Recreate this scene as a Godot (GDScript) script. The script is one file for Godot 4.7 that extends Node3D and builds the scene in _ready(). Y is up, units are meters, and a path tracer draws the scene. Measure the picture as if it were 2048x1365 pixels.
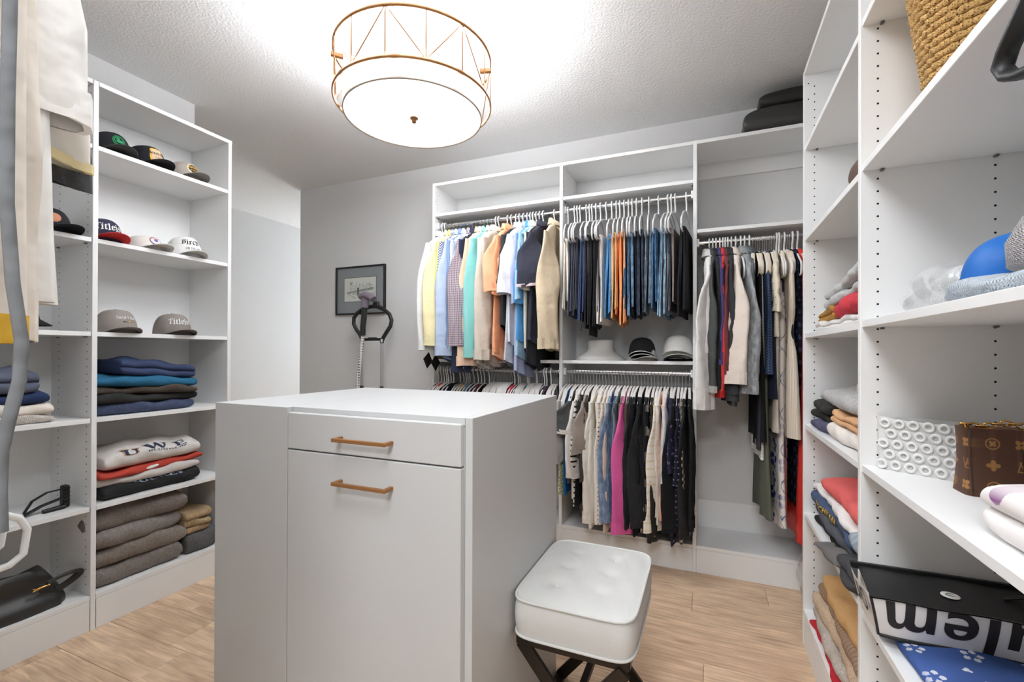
extends Node3D
# A walk-in closet: white shelving on three walls, hanging clothes, a cabinet island, a stool and a drum lamp.
var M := {}
var T := {}
const XL := -2.3996   # front plane of the left shelving
const XR := 0.3634    # front plane of the right shelving
const ZB := -2.6812   # front plane of the back shelving
const TOP := 2.34
const CEIL := 2.6128
const DEEP := 0.33
const PT := 0.019     # board thickness
const RODZ := -2.731

const UNSEEN_FITTINGS := [[Vector2(-0.28, -0.10), "unseen flat square ceiling light above the entrance, placed to light the shelving and island", 3.6], [Vector2(-0.10, 1.15), "unseen flat square ceiling light behind the camera, placed to brighten the island front", 9.0]]  # ceiling lamps out of view, placed to light the island front and shelving

func _ready() -> void:
	var c := Camera3D.new(); c.name = "camera"
	c.projection = Camera3D.PROJECTION_FRUSTUM
	c.near = 0.05; c.far = 60.0
	c.size = c.near * 1365.0 / 920.4034
	c.frustum_offset = Vector2(0, c.near * 21.133 / 920.4034)
	c.transform = Transform3D(Basis(Vector3(0.92083545, 0.00346619, -0.38993597), Vector3(-0.00174081, 0.99998707, 0.00477809), Vector3(0.38994749, -0.00372103, 0.92082958)), Vector3(0, 1.1815, 0))
	add_child(c); c.current = true
	var w := WorldEnvironment.new(); w.name = "environment"
	var e := Environment.new()
	e.background_mode = Environment.BG_COLOR
	e.background_color = Color(0.94, 0.97, 1.0)
	e.background_energy_multiplier = 8.0
	e.tonemap_mode = Environment.TONE_MAPPER_LINEAR
	e.tonemap_exposure = 1.42
	e.sdfgi_enabled = true; e.ssao_enabled = true; e.ssil_enabled = true
	w.environment = e; add_child(w)
	for q in UNSEEN_FITTINGS: area("unseen_ceiling_light_glow", Vector3(q[0].x, 2.522, q[0].y), Vector3(-90, 0, 0), Vector2(0.6, 0.6), q[2], Color(0.965, 0.985, 1.01))  # light from the two unseen ceiling fittings
	materials()
	room()
	shelving()
	lamp()
	island()
	stool()
	picture()
	steamer()
	protos()
	shirts()
	trousers()
	jackets()
	blouses()
	hidden_rail()
	left_items()
	back_items()
	right_far_items()
	right_near_items()
	foreground()

func area(called: String, at: Vector3, rot: Vector3, size: Vector2, energy: float, col: Color, parent: Node3D = self) -> void:
	var l := AreaLight3D.new(); l.name = called
	l.area_size = size; l.light_energy = energy; l.light_color = col
	l.area_range = 14.0; l.area_attenuation = 2.0
	l.area_normalize_energy = false
	l.shadow_enabled = true
	l.position = at; l.rotation_degrees = rot
	parent.add_child(l, true)

# ---------- helpers: shapes are added to a SurfaceTool, obj() commits them as one named mesh ----------
func mb() -> SurfaceTool:
	var s := SurfaceTool.new(); s.begin(Mesh.PRIMITIVE_TRIANGLES); return s

func obj(called: String, s: SurfaceTool, m: Material, parent: Node = self) -> MeshInstance3D:
	s.generate_normals()
	var o := MeshInstance3D.new(); o.name = called; o.mesh = s.commit(); o.material_override = m
	parent.add_child(o, true)
	return o

func tag(o: Node, label: String, category: String, group := "") -> Node:
	o.set_meta("label", label); o.set_meta("category", category)
	if group != "": o.set_meta("group", group)
	return o

func thing(called: String, label: String, category: String, at := Vector3.ZERO, turn := 0.0, group := "") -> Node3D:
	var o := Node3D.new(); o.name = called; add_child(o, true)
	o.position = at; o.rotation.y = turn
	tag(o, label, category, group)
	return o

func struct(called: String, s: SurfaceTool, m: Material) -> MeshInstance3D:
	var o := obj(called, s, m); o.set_meta("kind", "structure"); return o

func tri(s: SurfaceTool, a: Vector3, b: Vector3, c: Vector3) -> void:
	s.add_vertex(a); s.add_vertex(b); s.add_vertex(c)

func quad(s: SurfaceTool, a: Vector3, b: Vector3, c: Vector3, d: Vector3) -> void:
	tri(s, a, b, c); tri(s, a, c, d)

# box with chamfered edges; x, y, z from lo to hi
func bx(s: SurfaceTool, lo: Vector3, hi: Vector3, b := 0.0012, xf := Transform3D()) -> void:
	s.set_smooth_group(-1)
	var P := {}
	for i in 8:
		var q := Vector3(hi.x if i & 1 else lo.x, hi.y if i & 2 else lo.y, hi.z if i & 4 else lo.z)
		var n := Vector3(-1 if i & 1 else 1, -1 if i & 2 else 1, -1 if i & 4 else 1) * b
		P[i] = [xf * (q + Vector3(0, n.y, n.z)), xf * (q + Vector3(n.x, 0, n.z)), xf * (q + Vector3(n.x, n.y, 0))]
	for f in [[0, 2, 6, 4, 0], [1, 5, 7, 3, 0], [0, 4, 5, 1, 1], [2, 3, 7, 6, 1], [0, 1, 3, 2, 2], [4, 6, 7, 5, 2]]:
		var k: int = f[4]
		quad(s, P[f[0]][k], P[f[1]][k], P[f[2]][k], P[f[3]][k])
	if b <= 0.0: return
	for g in [[0, 1, 1, 2], [2, 3, 2, 1], [4, 5, 2, 1], [6, 7, 1, 2], [0, 2, 2, 0], [1, 3, 0, 2], [4, 6, 0, 2], [5, 7, 2, 0], [0, 4, 0, 1], [1, 5, 1, 0], [2, 6, 1, 0], [3, 7, 0, 1]]:
		quad(s, P[g[0]][g[2]], P[g[1]][g[2]], P[g[1]][g[3]], P[g[0]][g[3]])
	for i in 8:
		var flip: bool = (int(i & 1 != 0) + int(i & 2 != 0) + int(i & 4 != 0)) % 2 == 1
		if flip: tri(s, P[i][0], P[i][1], P[i][2])
		else: tri(s, P[i][0], P[i][2], P[i][1])

func cbox(s: SurfaceTool, c: Vector3, size: Vector3, b := 0.0012, xf := Transform3D()) -> void:
	bx(s, c - size / 2.0, c + size / 2.0, b, xf)

func grid(s: SurfaceTool, P: Array, closed := true, smooth := 0) -> void:
	s.set_smooth_group(smooth)
	for i in P.size() - 1:
		var a: PackedVector3Array = P[i]
		var b: PackedVector3Array = P[i + 1]
		var n := a.size()
		for j in (n if closed else n - 1):
			var k := (j + 1) % n
			tri(s, a[j], b[j], b[k]); tri(s, a[j], b[k], a[k])

func fan(s: SurfaceTool, ring: PackedVector3Array, flip := false, smooth := 1) -> void:
	s.set_smooth_group(smooth)
	var c := Vector3.ZERO
	for p in ring: c += p
	c /= ring.size()
	for j in ring.size():
		var k := (j + 1) % ring.size()
		if flip: tri(s, c, ring[k], ring[j])
		else: tri(s, c, ring[j], ring[k])

# tube along a path; r a radius; flat squeezes the section along the axis up0
func tube(s: SurfaceTool, path: Array, r: float, n := 6, closed := false, flat := Vector2(1, 1), up0 := Vector3.ZERO, taper := 1.0) -> void:
	var rows := []
	var m := path.size()
	var t0: Vector3 = (path[1] - path[0]).normalized()
	var u := up0
	if u == Vector3.ZERO: u = Vector3.UP if absf(t0.y) < 0.9 else Vector3.RIGHT
	for i in m:
		var t: Vector3
		if closed: t = (path[(i + 1) % m] - path[(i + m - 1) % m]).normalized()
		else: t = (path[mini(i + 1, m - 1)] - path[maxi(i - 1, 0)]).normalized()
		u = (u - t * u.dot(t)).normalized()
		var v := t.cross(u)
		var ring := PackedVector3Array()
		var rr := r * lerpf(1.0, taper, float(i) / (m - 1))
		for j in n:
			var a := TAU * j / n
			ring.append(path[i] + (u * cos(a) * flat.x + v * sin(a) * flat.y) * rr)
		rows.append(ring)
	if closed: rows.append(rows[0])
	grid(s, rows)
	if not closed:
		fan(s, rows[0]); fan(s, rows[m - 1], true)

func lathe(s: SurfaceTool, prof: Array, n := 24, at := Vector3.ZERO, caps := false) -> void:
	var rows := []
	for p in prof:
		var ring := PackedVector3Array()
		for j in n:
			var a := TAU * j / n
			ring.append(at + Vector3(cos(a) * p.x, p.y, sin(a) * p.x))
		rows.append(ring)
	grid(s, rows)
	if caps:
		fan(s, rows[0]); fan(s, rows[rows.size() - 1], true)

# polygon in x,y pushed along z by depth, placed by xf
func prism(s: SurfaceTool, poly: PackedVector2Array, depth: float, xf := Transform3D()) -> void:
	s.set_smooth_group(-1)
	var ix := Geometry2D.triangulate_polygon(poly)
	for k in range(0, ix.size(), 3):
		var a := poly[ix[k]]; var b := poly[ix[k + 1]]; var c := poly[ix[k + 2]]
		tri(s, xf * Vector3(a.x, a.y, depth), xf * Vector3(b.x, b.y, depth), xf * Vector3(c.x, c.y, depth))
		tri(s, xf * Vector3(a.x, a.y, 0), xf * Vector3(c.x, c.y, 0), xf * Vector3(b.x, b.y, 0))
	for i in poly.size():
		var p := poly[i]; var q := poly[(i + 1) % poly.size()]
		quad(s, xf * Vector3(p.x, p.y, 0), xf * Vector3(q.x, q.y, 0), xf * Vector3(q.x, q.y, depth), xf * Vector3(p.x, p.y, depth))

func fontof(serif: bool, bold: bool, italic := false) -> Font:
	var f := SystemFont.new()
	f.font_names = PackedStringArray(["Droid Serif" if serif else "Droid Sans"])
	f.font_weight = 700 if bold else 400
	if not italic: return f
	var v := FontVariation.new(); v.base_font = f
	v.variation_transform = Transform2D(Vector2(1, 0), Vector2(0.28, 1), Vector2.ZERO)
	return v

# lettering laid on a surface: f(u, v) gives the point for metres right of and above the centre
func words(called: String, text: String, size: float, m: Material, f: Callable, parent: Node, serif := false, bold := true, italic := false, lift := 0.0012) -> MeshInstance3D:
	var t := TextMesh.new()
	t.text = text; t.font = fontof(serif, bold, italic)
	t.font_size = 64; t.pixel_size = size / 64.0; t.depth = 0.0; t.curve_step = 4.0
	var A := t.get_mesh_arrays()
	var V: PackedVector3Array = A[Mesh.ARRAY_VERTEX]
	var I: PackedInt32Array = A[Mesh.ARRAY_INDEX]
	var s := mb(); s.set_smooth_group(0)
	if I.size() == 0:
		for k in V.size(): I.append(k)
	for k in range(0, I.size(), 3):
		var a := V[I[k]]; var b := V[I[k + 1]]; var c := V[I[k + 2]]
		var n := clampi(int(ceil(maxf(a.distance_to(b), maxf(b.distance_to(c), c.distance_to(a))) / 0.010)), 1, 10)
		for i in n:
			for j in n - i:
				var q := a + (b - a) * i / n + (c - a) * j / n
				tri(s, on_face(f, q, lift), on_face(f, q + (b - a) / n, lift), on_face(f, q + (c - a) / n, lift))
				if j < n - i - 1:
					tri(s, on_face(f, q + (b - a) / n, lift), on_face(f, q + (b - a) / n + (c - a) / n, lift), on_face(f, q + (c - a) / n, lift))
	return obj(called, s, m, parent)

func on_face(f: Callable, p: Vector3, lift: float) -> Vector3:
	var q: Vector3 = f.call(p.x, p.y)
	var du: Vector3 = f.call(p.x + 0.002, p.y) - q
	var dv: Vector3 = f.call(p.x, p.y + 0.002) - q
	return q + du.cross(dv).normalized() * lift

# an oval or rounded patch laid on a surface
func patch(called: String, ru: float, rv: float, m: Material, f: Callable, parent: Node, lift := 0.0010, sq := 1.0, u0 := 0.0, v0 := 0.0) -> MeshInstance3D:
	var s := mb(); var rows := []
	for i in 5:
		var ring := PackedVector3Array()
		for j in 24:
			var a := TAU * j / 24.0
			var cu := signf(cos(a)) * pow(absf(cos(a)), sq); var cv := signf(sin(a)) * pow(absf(sin(a)), sq)
			var k := 1.0 - i / 4.0
			var u := u0 + ru * cu * maxf(k, 0.001); var v := v0 + rv * cv * maxf(k, 0.001)
			var q: Vector3 = f.call(u, v)
			var n: Vector3 = (f.call(u + 0.002, v) - q).cross(f.call(u, v + 0.002) - q).normalized()
			ring.append(q + n * (lift if i > 0 else 0.0))
		rows.append(ring)
	grid(s, rows)
	return obj(called, s, m, parent)

# ---------- materials ----------
func mat(key: String, col: Color, rough := 0.6, metal := 0.0) -> StandardMaterial3D:
	if M.has(key): return M[key]
	var m := StandardMaterial3D.new()
	m.albedo_color = col; m.roughness = rough; m.metallic = metal; m.resource_name = key
	M[key] = m
	return m

func noise_tex(key: String, freq: float, size := 256, bump := 4.0, kind := FastNoiseLite.TYPE_SIMPLEX_SMOOTH, oct := 3, normal := true) -> NoiseTexture2D:
	if T.has(key): return T[key]
	var n := FastNoiseLite.new(); n.seed = hash(key) % 1000; n.frequency = freq; n.noise_type = kind
	n.fractal_octaves = oct
	var t := NoiseTexture2D.new(); t.width = size; t.height = size; t.seamless = true; t.noise = n
	t.as_normal_map = normal; t.bump_strength = bump
	T[key] = t
	return t

# cloth of one colour: weave relief (fine, knit, plush, denim, gauze) laid on all three planes
func cloth(col: String, weave := "fine") -> StandardMaterial3D:
	var key := col + weave
	if M.has(key): return M[key]
	var m := mat(key, Color(col), 0.92)
	m.metallic_specular = 0.3
	m.uv1_triplanar = true
	m.normal_enabled = true
	match weave:
		"knit":
			m.normal_texture = T.knit; m.uv1_scale = Vector3.ONE / 0.05; m.normal_scale = 1.4
		"plush":
			m.normal_texture = noise_tex("plush", 0.09, 256, 9.0); m.uv1_scale = Vector3.ONE / 0.10; m.normal_scale = 1.5
			m.rim_enabled = true; m.rim = 0.3
			m.albedo_texture = T.mottle
		"denim":
			m.normal_texture = noise_tex("crease", 0.012, 256, 6.0); m.uv1_scale = Vector3.ONE / 0.18; m.normal_scale = 0.8
			m.albedo_texture = T.denim
		"silk":
			m.roughness = 0.45
			m.normal_texture = noise_tex("crease", 0.012, 256, 6.0); m.uv1_scale = Vector3.ONE / 0.25; m.normal_scale = 0.5
		_:
			m.normal_texture = noise_tex("crease", 0.012, 256, 6.0); m.uv1_scale = Vector3.ONE / 0.22; m.normal_scale = 0.7
	return m

func printed(key: String, im: Image, tile: float, rough := 0.9) -> StandardMaterial3D:
	if M.has(key): return M[key]
	var m := mat(key, Color.WHITE, rough)
	m.albedo_texture = ImageTexture.create_from_image(im)
	m.uv1_triplanar = true; m.uv1_scale = Vector3.ONE / tile; m.metallic_specular = 0.3
	return m

func img(n: int, f: Callable) -> Image:
	var im := Image.create(n, n, false, Image.FORMAT_RGB8)
	for y in n:
		for x in n:
			im.set_pixel(x, y, f.call(float(x) / n, float(y) / n))
	return im

func petal(u: float, v: float, cx: float, cy: float, r: float, k: int, ph: float) -> bool:
	var dx := u - cx; var dy := v - cy
	dx -= roundf(dx); dy -= roundf(dy)
	var d := sqrt(dx * dx + dy * dy)
	return d < r * (0.45 + 0.55 * absf(cos((atan2(dy, dx) + ph) * k * 0.5)))

func materials() -> void:
	T.knit = ImageTexture.create_from_image(_knit())
	T.mottle = ImageTexture.create_from_image(_mottle())
	T.denim = ImageTexture.create_from_image(_denim())
	mat("board", Color(0.95, 0.949, 0.943), 0.42)
	var wl := mat("wall", Color(0.872, 0.870, 0.866), 0.85)
	wl.normal_enabled = true; wl.normal_texture = noise_tex("orange", 0.06, 256, 2.0); wl.uv1_triplanar = true; wl.uv1_world_triplanar = true
	wl.uv1_scale = Vector3.ONE / 0.3; wl.normal_scale = 0.25
	var cl := mat("ceiling", Color(0.925, 0.922, 0.915), 0.95)
	cl.normal_enabled = true; cl.normal_texture = noise_tex("knockdown", 0.05, 512, 8.0, FastNoiseLite.TYPE_SIMPLEX_SMOOTH, 4)
	cl.uv1_triplanar = true; cl.uv1_world_triplanar = true; cl.uv1_scale = Vector3.ONE / 0.42; cl.normal_scale = 0.2
	mat("hole_shade", Color(0.13, 0.13, 0.13), 0.9)  # dark colour for the shade inside the pin holes
	mat("chrome", Color(0.86, 0.86, 0.87), 0.12, 1.0)
	mat("cup", Color(0.9, 0.9, 0.9), 0.3)
	mat("brass", Color(0.62, 0.43, 0.25), 0.45, 0.35)
	mat("plastic", Color(0.93, 0.93, 0.92), 0.35)
	mat("velvet", Color(0.86, 0.84, 0.82), 0.9)
	mat("cream_velvet", Color(0.90, 0.85, 0.78), 0.9)
	mat("grey_plastic", Color(0.85, 0.85, 0.84), 0.4)
	mat("black", Color(0.06, 0.06, 0.065), 0.5)
	mat("leather", Color(0.17, 0.165, 0.16), 0.42)
	mat("white_thread", Color(0.92, 0.92, 0.90), 0.8)
	mat("black_thread", Color(0.07, 0.07, 0.07), 0.8)
	printed("check_navy", img(64, func(u, v): return Color(0.30, 0.36, 0.52) if (u < 0.5) != (v < 0.5) else Color(0.88, 0.88, 0.92)), 0.016)
	printed("check_mauve", img(64, func(u, v): return Color(0.46, 0.38, 0.42).lerp(Color(0.80, 0.76, 0.78), (0.5 if fmod(u, 0.5) < 0.25 else 0.0) + (0.5 if fmod(v, 0.5) < 0.25 else 0.0))), 0.022)
	printed("stripe_bw", img(64, func(_u, v): return Color(0.12, 0.11, 0.12) if fmod(v, 0.5) < 0.17 else Color(0.88, 0.85, 0.80)), 0.06)
	printed("stripe_peach", img(64, func(u, _v): return Color(0.90, 0.62, 0.50) if fmod(u, 0.25) < 0.13 else Color(0.95, 0.85, 0.78)), 0.06)
	printed("stripe_cream", img(64, func(_u, v): return Color(0.90, 0.83, 0.72) if fmod(v, 0.5) < 0.12 else Color(0.93, 0.90, 0.84)), 0.08)
	printed("dots", img(64, func(u, v): return Color(0.20, 0.18, 0.18) if Vector2(fmod(u, 0.5) - 0.25, fmod(v, 0.5) - 0.25).length() < 0.075 else Color(0.91, 0.87, 0.82)), 0.05)
	printed("leopard", img(128, func(u, v): return Color(0.13, 0.13, 0.10) if petal(u, v, 0.2, 0.2, 0.10, 3, 1.0) or petal(u, v, 0.7, 0.35, 0.11, 2, 0.4) or petal(u, v, 0.4, 0.65, 0.10, 3, 2.0) or petal(u, v, 0.9, 0.8, 0.11, 2, 1.4) or petal(u, v, 0.1, 0.55, 0.07, 2, 0.2) else Color(0.84, 0.86, 0.58).lerp(Color(0.93, 0.92, 0.85), clampf(v * 1.2 - 0.2, 0, 1))), 0.045)
	printed("floral_blue", img(192, _floral), 0.17)
	printed("floral_dark", img(128, func(u, v): return Color(0.84, 0.78, 0.72) if petal(u, v, 0.3, 0.3, 0.23, 5, 0.3) or petal(u, v, 0.75, 0.8, 0.2, 5, 1.3) else (Color(0.55, 0.42, 0.32) if petal(u, v, 0.8, 0.25, 0.1, 3, 0.0) else Color(0.10, 0.10, 0.11))), 0.13)
	printed("paisley", img(128, func(u, v): return Color(0.62, 0.58, 0.70) if petal(u, v, 0.25, 0.3, 0.12, 3, 0.6) or petal(u, v, 0.7, 0.7, 0.13, 2, 0.2) else Color(0.17, 0.17, 0.26)), 0.07)
	printed("navy_dots", img(64, func(u, v): return Color(0.75, 0.73, 0.78) if Vector2(u - 0.5, v - 0.5).length() < 0.13 else Color(0.13, 0.13, 0.20)), 0.03)
	printed("plaid", img(96, func(u, v): return Color(0.10, 0.10, 0.10).lerp(Color(0.82, 0.76, 0.68), (0.55 if fmod(u + v, 0.5) < 0.22 else 0.0) + (0.4 if fmod(u - v + 1.0, 0.5) < 0.2 else 0.0))), 0.07)
	printed("eyelet_navy", img(64, func(u, v): return Color(0.09, 0.10, 0.14) if Vector2(fmod(u, 0.5) - 0.25, fmod(v + (0.25 if u < 0.5 else 0.0), 0.5) - 0.25).length() < 0.13 else Color(0.27, 0.33, 0.45)), 0.026)
	printed("lace_navy", img(128, func(u, v): return Color(0.21, 0.26, 0.38) if petal(u, v, 0.25, 0.25, 0.24, 5, 0.2) or petal(u, v, 0.75, 0.72, 0.24, 5, 1.0) else Color(0.06, 0.07, 0.11)), 0.06)
	printed("lace_white", img(64, func(u, v): return Color(0.55, 0.54, 0.52) if Vector2(fmod(u, 0.5) - 0.25, fmod(v, 0.5) - 0.25).length() < 0.11 else Color(0.90, 0.89, 0.86)), 0.03)
	printed("tiedye", img(96, func(u, v): return Color(0.82, 0.82, 0.83).lerp(Color(0.42, 0.46, 0.52), clampf(sin(u * TAU) * sin(v * TAU) * 1.2, 0, 1))), 0.16)
	printed("lace_cream", img(64, func(u, v): return Color(0.52, 0.44, 0.36) if Vector2(u - 0.5, v - 0.5).length() < 0.10 else Color(0.89, 0.84, 0.76)), 0.035)
	printed("rib_cream", img(32, func(u, _v): return Color(0.88, 0.83, 0.76) if u > 0.2 else Color(0.76, 0.70, 0.62)), 0.010)
	printed("camo", img(96, func(u, v): return Color(0.44, 0.50, 0.33) if petal(u, v, 0.3, 0.4, 0.2, 3, 0.5) else (Color(0.70, 0.70, 0.58) if petal(u, v, 0.75, 0.75, 0.16, 5, 0.5) else Color(0.17, 0.18, 0.13))), 0.05)
	printed("leafy", img(192, func(u, v): return Color(0.27, 0.47, 0.76) if petal(u, v, 0.2, 0.15, 0.13, 2, 0.7) or petal(u, v, 0.38, 0.22, 0.11, 2, 2.2) or petal(u, v, 0.15, 0.4, 0.09, 3, 0.2) else (Color(0.55, 0.32, 0.55) if petal(u, v, 0.72, 0.7, 0.12, 2, 1.0) else Color(0.955, 0.93, 0.92))), 0.30)
	printed("bandana", img(192, func(u, v): return Color(0.90, 0.90, 0.92) if petal(u, v, 0.2, 0.3, 0.2, 5, 0.3) and not petal(u, v, 0.2, 0.3, 0.12, 5, 0.9) or petal(u, v, 0.75, 0.6, 0.09, 3, 0.9) else Color(0.27, 0.37, 0.60)), 0.095)
	printed("monogram", img(192, _monogram), 0.085, 0.5)
	printed("rib_brown", img(32, func(u, _v): return Color(0.62, 0.51, 0.42) if u > 0.12 else Color(0.40, 0.32, 0.27)), 0.016)
	printed("tweed", img(96, func(u, v): return Color(0.86, 0.78, 0.68).lerp(Color(0.62, 0.50, 0.38), 0.8 * float(hash(Vector2i(int(u * 48), int(v * 48))) % 100) / 100.0)), 0.09)

func _floral(u: float, v: float) -> Color:
	var ink := Color(0.13, 0.27, 0.56)
	if petal(u, v, 0.3, 0.22, 0.045, 5, 0): return Color(0.90, 0.88, 0.85)
	if petal(u, v, 0.3, 0.22, 0.20, 5, 0.4): return ink
	if petal(u, v, 0.72, 0.68, 0.21, 3, 0.9) and not petal(u, v, 0.72, 0.68, 0.08, 3, 0.2): return ink
	if petal(u, v, 0.68, 0.15, 0.10, 2, 0.6) or petal(u, v, 0.2, 0.6, 0.11, 2, 2.0) or petal(u, v, 0.3, 0.82, 0.09, 2, 0.2): return ink
	if absf(fmod(u + 0.13 * sin(v * TAU) + 0.45, 1.0) - 0.5) < 0.012: return Color(0.25, 0.30, 0.45)
	return Color(0.90, 0.87, 0.84)

func _monogram(u: float, v: float) -> Color:
	var base := Color(0.33, 0.23, 0.18); var ink := Color(0.62, 0.45, 0.27)
	if petal(u, v, 0.25, 0.25, 0.13, 4, 0.0): return ink
	if petal(u, v, 0.75, 0.75, 0.13, 4, 0.785): return ink if not petal(u, v, 0.75, 0.75, 0.03, 4, 0.0) else base
	var a := Vector2(u - 0.75, v - 0.25)      # crossed letters
	if absf(a.x + a.y * 0.25 + 0.05) < 0.016 and absf(a.y) < 0.12: return ink
	if absf(a.y - 0.105) < 0.016 and a.x > -0.08 and a.x < 0.05: return ink
	if a.y > -0.12 and a.y < 0.09 and (absf(a.x - 0.04 - (0.09 - a.y) * 0.4) < 0.014 or absf(a.x - 0.04 + (0.09 - a.y) * 0.4) < 0.014): return ink
	var b := Vector2(u - 0.25, v - 0.75)
	if absf(b.length() - 0.12) < 0.014 or petal(u, v, 0.25, 0.75, 0.08, 4, 0.785): return ink
	return base

func _knit() -> Image:
	var im := Image.create(64, 64, false, Image.FORMAT_RGB8)
	for y in 64:
		for x in 64:
			var h := absf(sin(x * TAU / 16.0 + sin(y * TAU / 8.0) * 0.8)) * 0.7 + 0.3 * absf(sin(y * TAU / 8.0 + x * TAU / 16.0))
			im.set_pixel(x, y, Color(h, h, h))
	im.bump_map_to_normal_map(4.0)
	return im

func _mottle() -> Image:
	var n := FastNoiseLite.new(); n.seed = 4; n.frequency = 0.05
	var k := RandomNumberGenerator.new(); k.seed = 9
	var im := Image.create(128, 128, false, Image.FORMAT_RGB8)
	for y in 128:
		for x in 128:
			var h := 0.86 + n.get_noise_2d(x, y) * 0.12 + k.randf_range(-0.12, 0.12)
			im.set_pixel(x, y, Color(h, h, h))
	return im

func _denim() -> Image:
	var n := FastNoiseLite.new(); n.seed = 14; n.frequency = 0.03
	var k := RandomNumberGenerator.new(); k.seed = 19
	var im := Image.create(192, 192, false, Image.FORMAT_RGB8)
	for y in 192:
		for x in 192:
			var h := 0.82 + n.get_noise_2d(x * 1.6, y * 0.5) * 0.30 + k.randf_range(-0.07, 0.07)
			im.set_pixel(x, y, Color(clampf(h, 0, 1), clampf(h, 0, 1), clampf(h + 0.01, 0, 1)))
	return im

func _wood(seed_: int, tone: float) -> Image:
	var n := FastNoiseLite.new(); n.seed = seed_; n.frequency = 0.01
	var g := FastNoiseLite.new(); g.seed = seed_ + 50; g.frequency = 0.02; g.fractal_octaves = 4
	var im := Image.create(640, 128, false, Image.FORMAT_RGB8)
	var ka := Vector2(180 + (seed_ * 77) % 300, 40 + (seed_ * 31) % 50)
	for y in 128:
		for x in 640:
			var warp := n.get_noise_2d(x * 0.5, y * 1.5) * 16.0
			var dk := Vector2((x - ka.x) / 3.2, y - ka.y).length()
			warp += 14.0 * exp(-dk * dk / 220.0)
			var ring := absf(sin((y + warp) * 0.16)) * 0.10
			var fine := g.get_noise_2d(x * 0.35, (y + warp * 0.6) * 6.0) * 0.26
			var wide := n.get_noise_2d(x * 0.7 + 300, y * 2.0) * 0.34
			var saw := 0.0
			if n.get_noise_2d(x * 0.5 - 500, y * 0.6) > 0.12: saw = maxf(0.0, sin((x + y * 1.3) * 0.55) - 0.55) * 0.16
			var d := clampf(tone + ring + fine + wide + saw + 0.35 * exp(-dk * dk / 60.0), 0, 1)
			im.set_pixel(x, y, Color(0.97, 0.855, 0.72).lerp(Color(0.63, 0.50, 0.395), d))
	return im

# ---------- the setting ----------
func wallbox(called: String, lo: Vector3, hi: Vector3, m: Material) -> void:
	var s := mb(); bx(s, lo, hi, 0.0, Transform3D()); struct(called, s, m)

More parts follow.
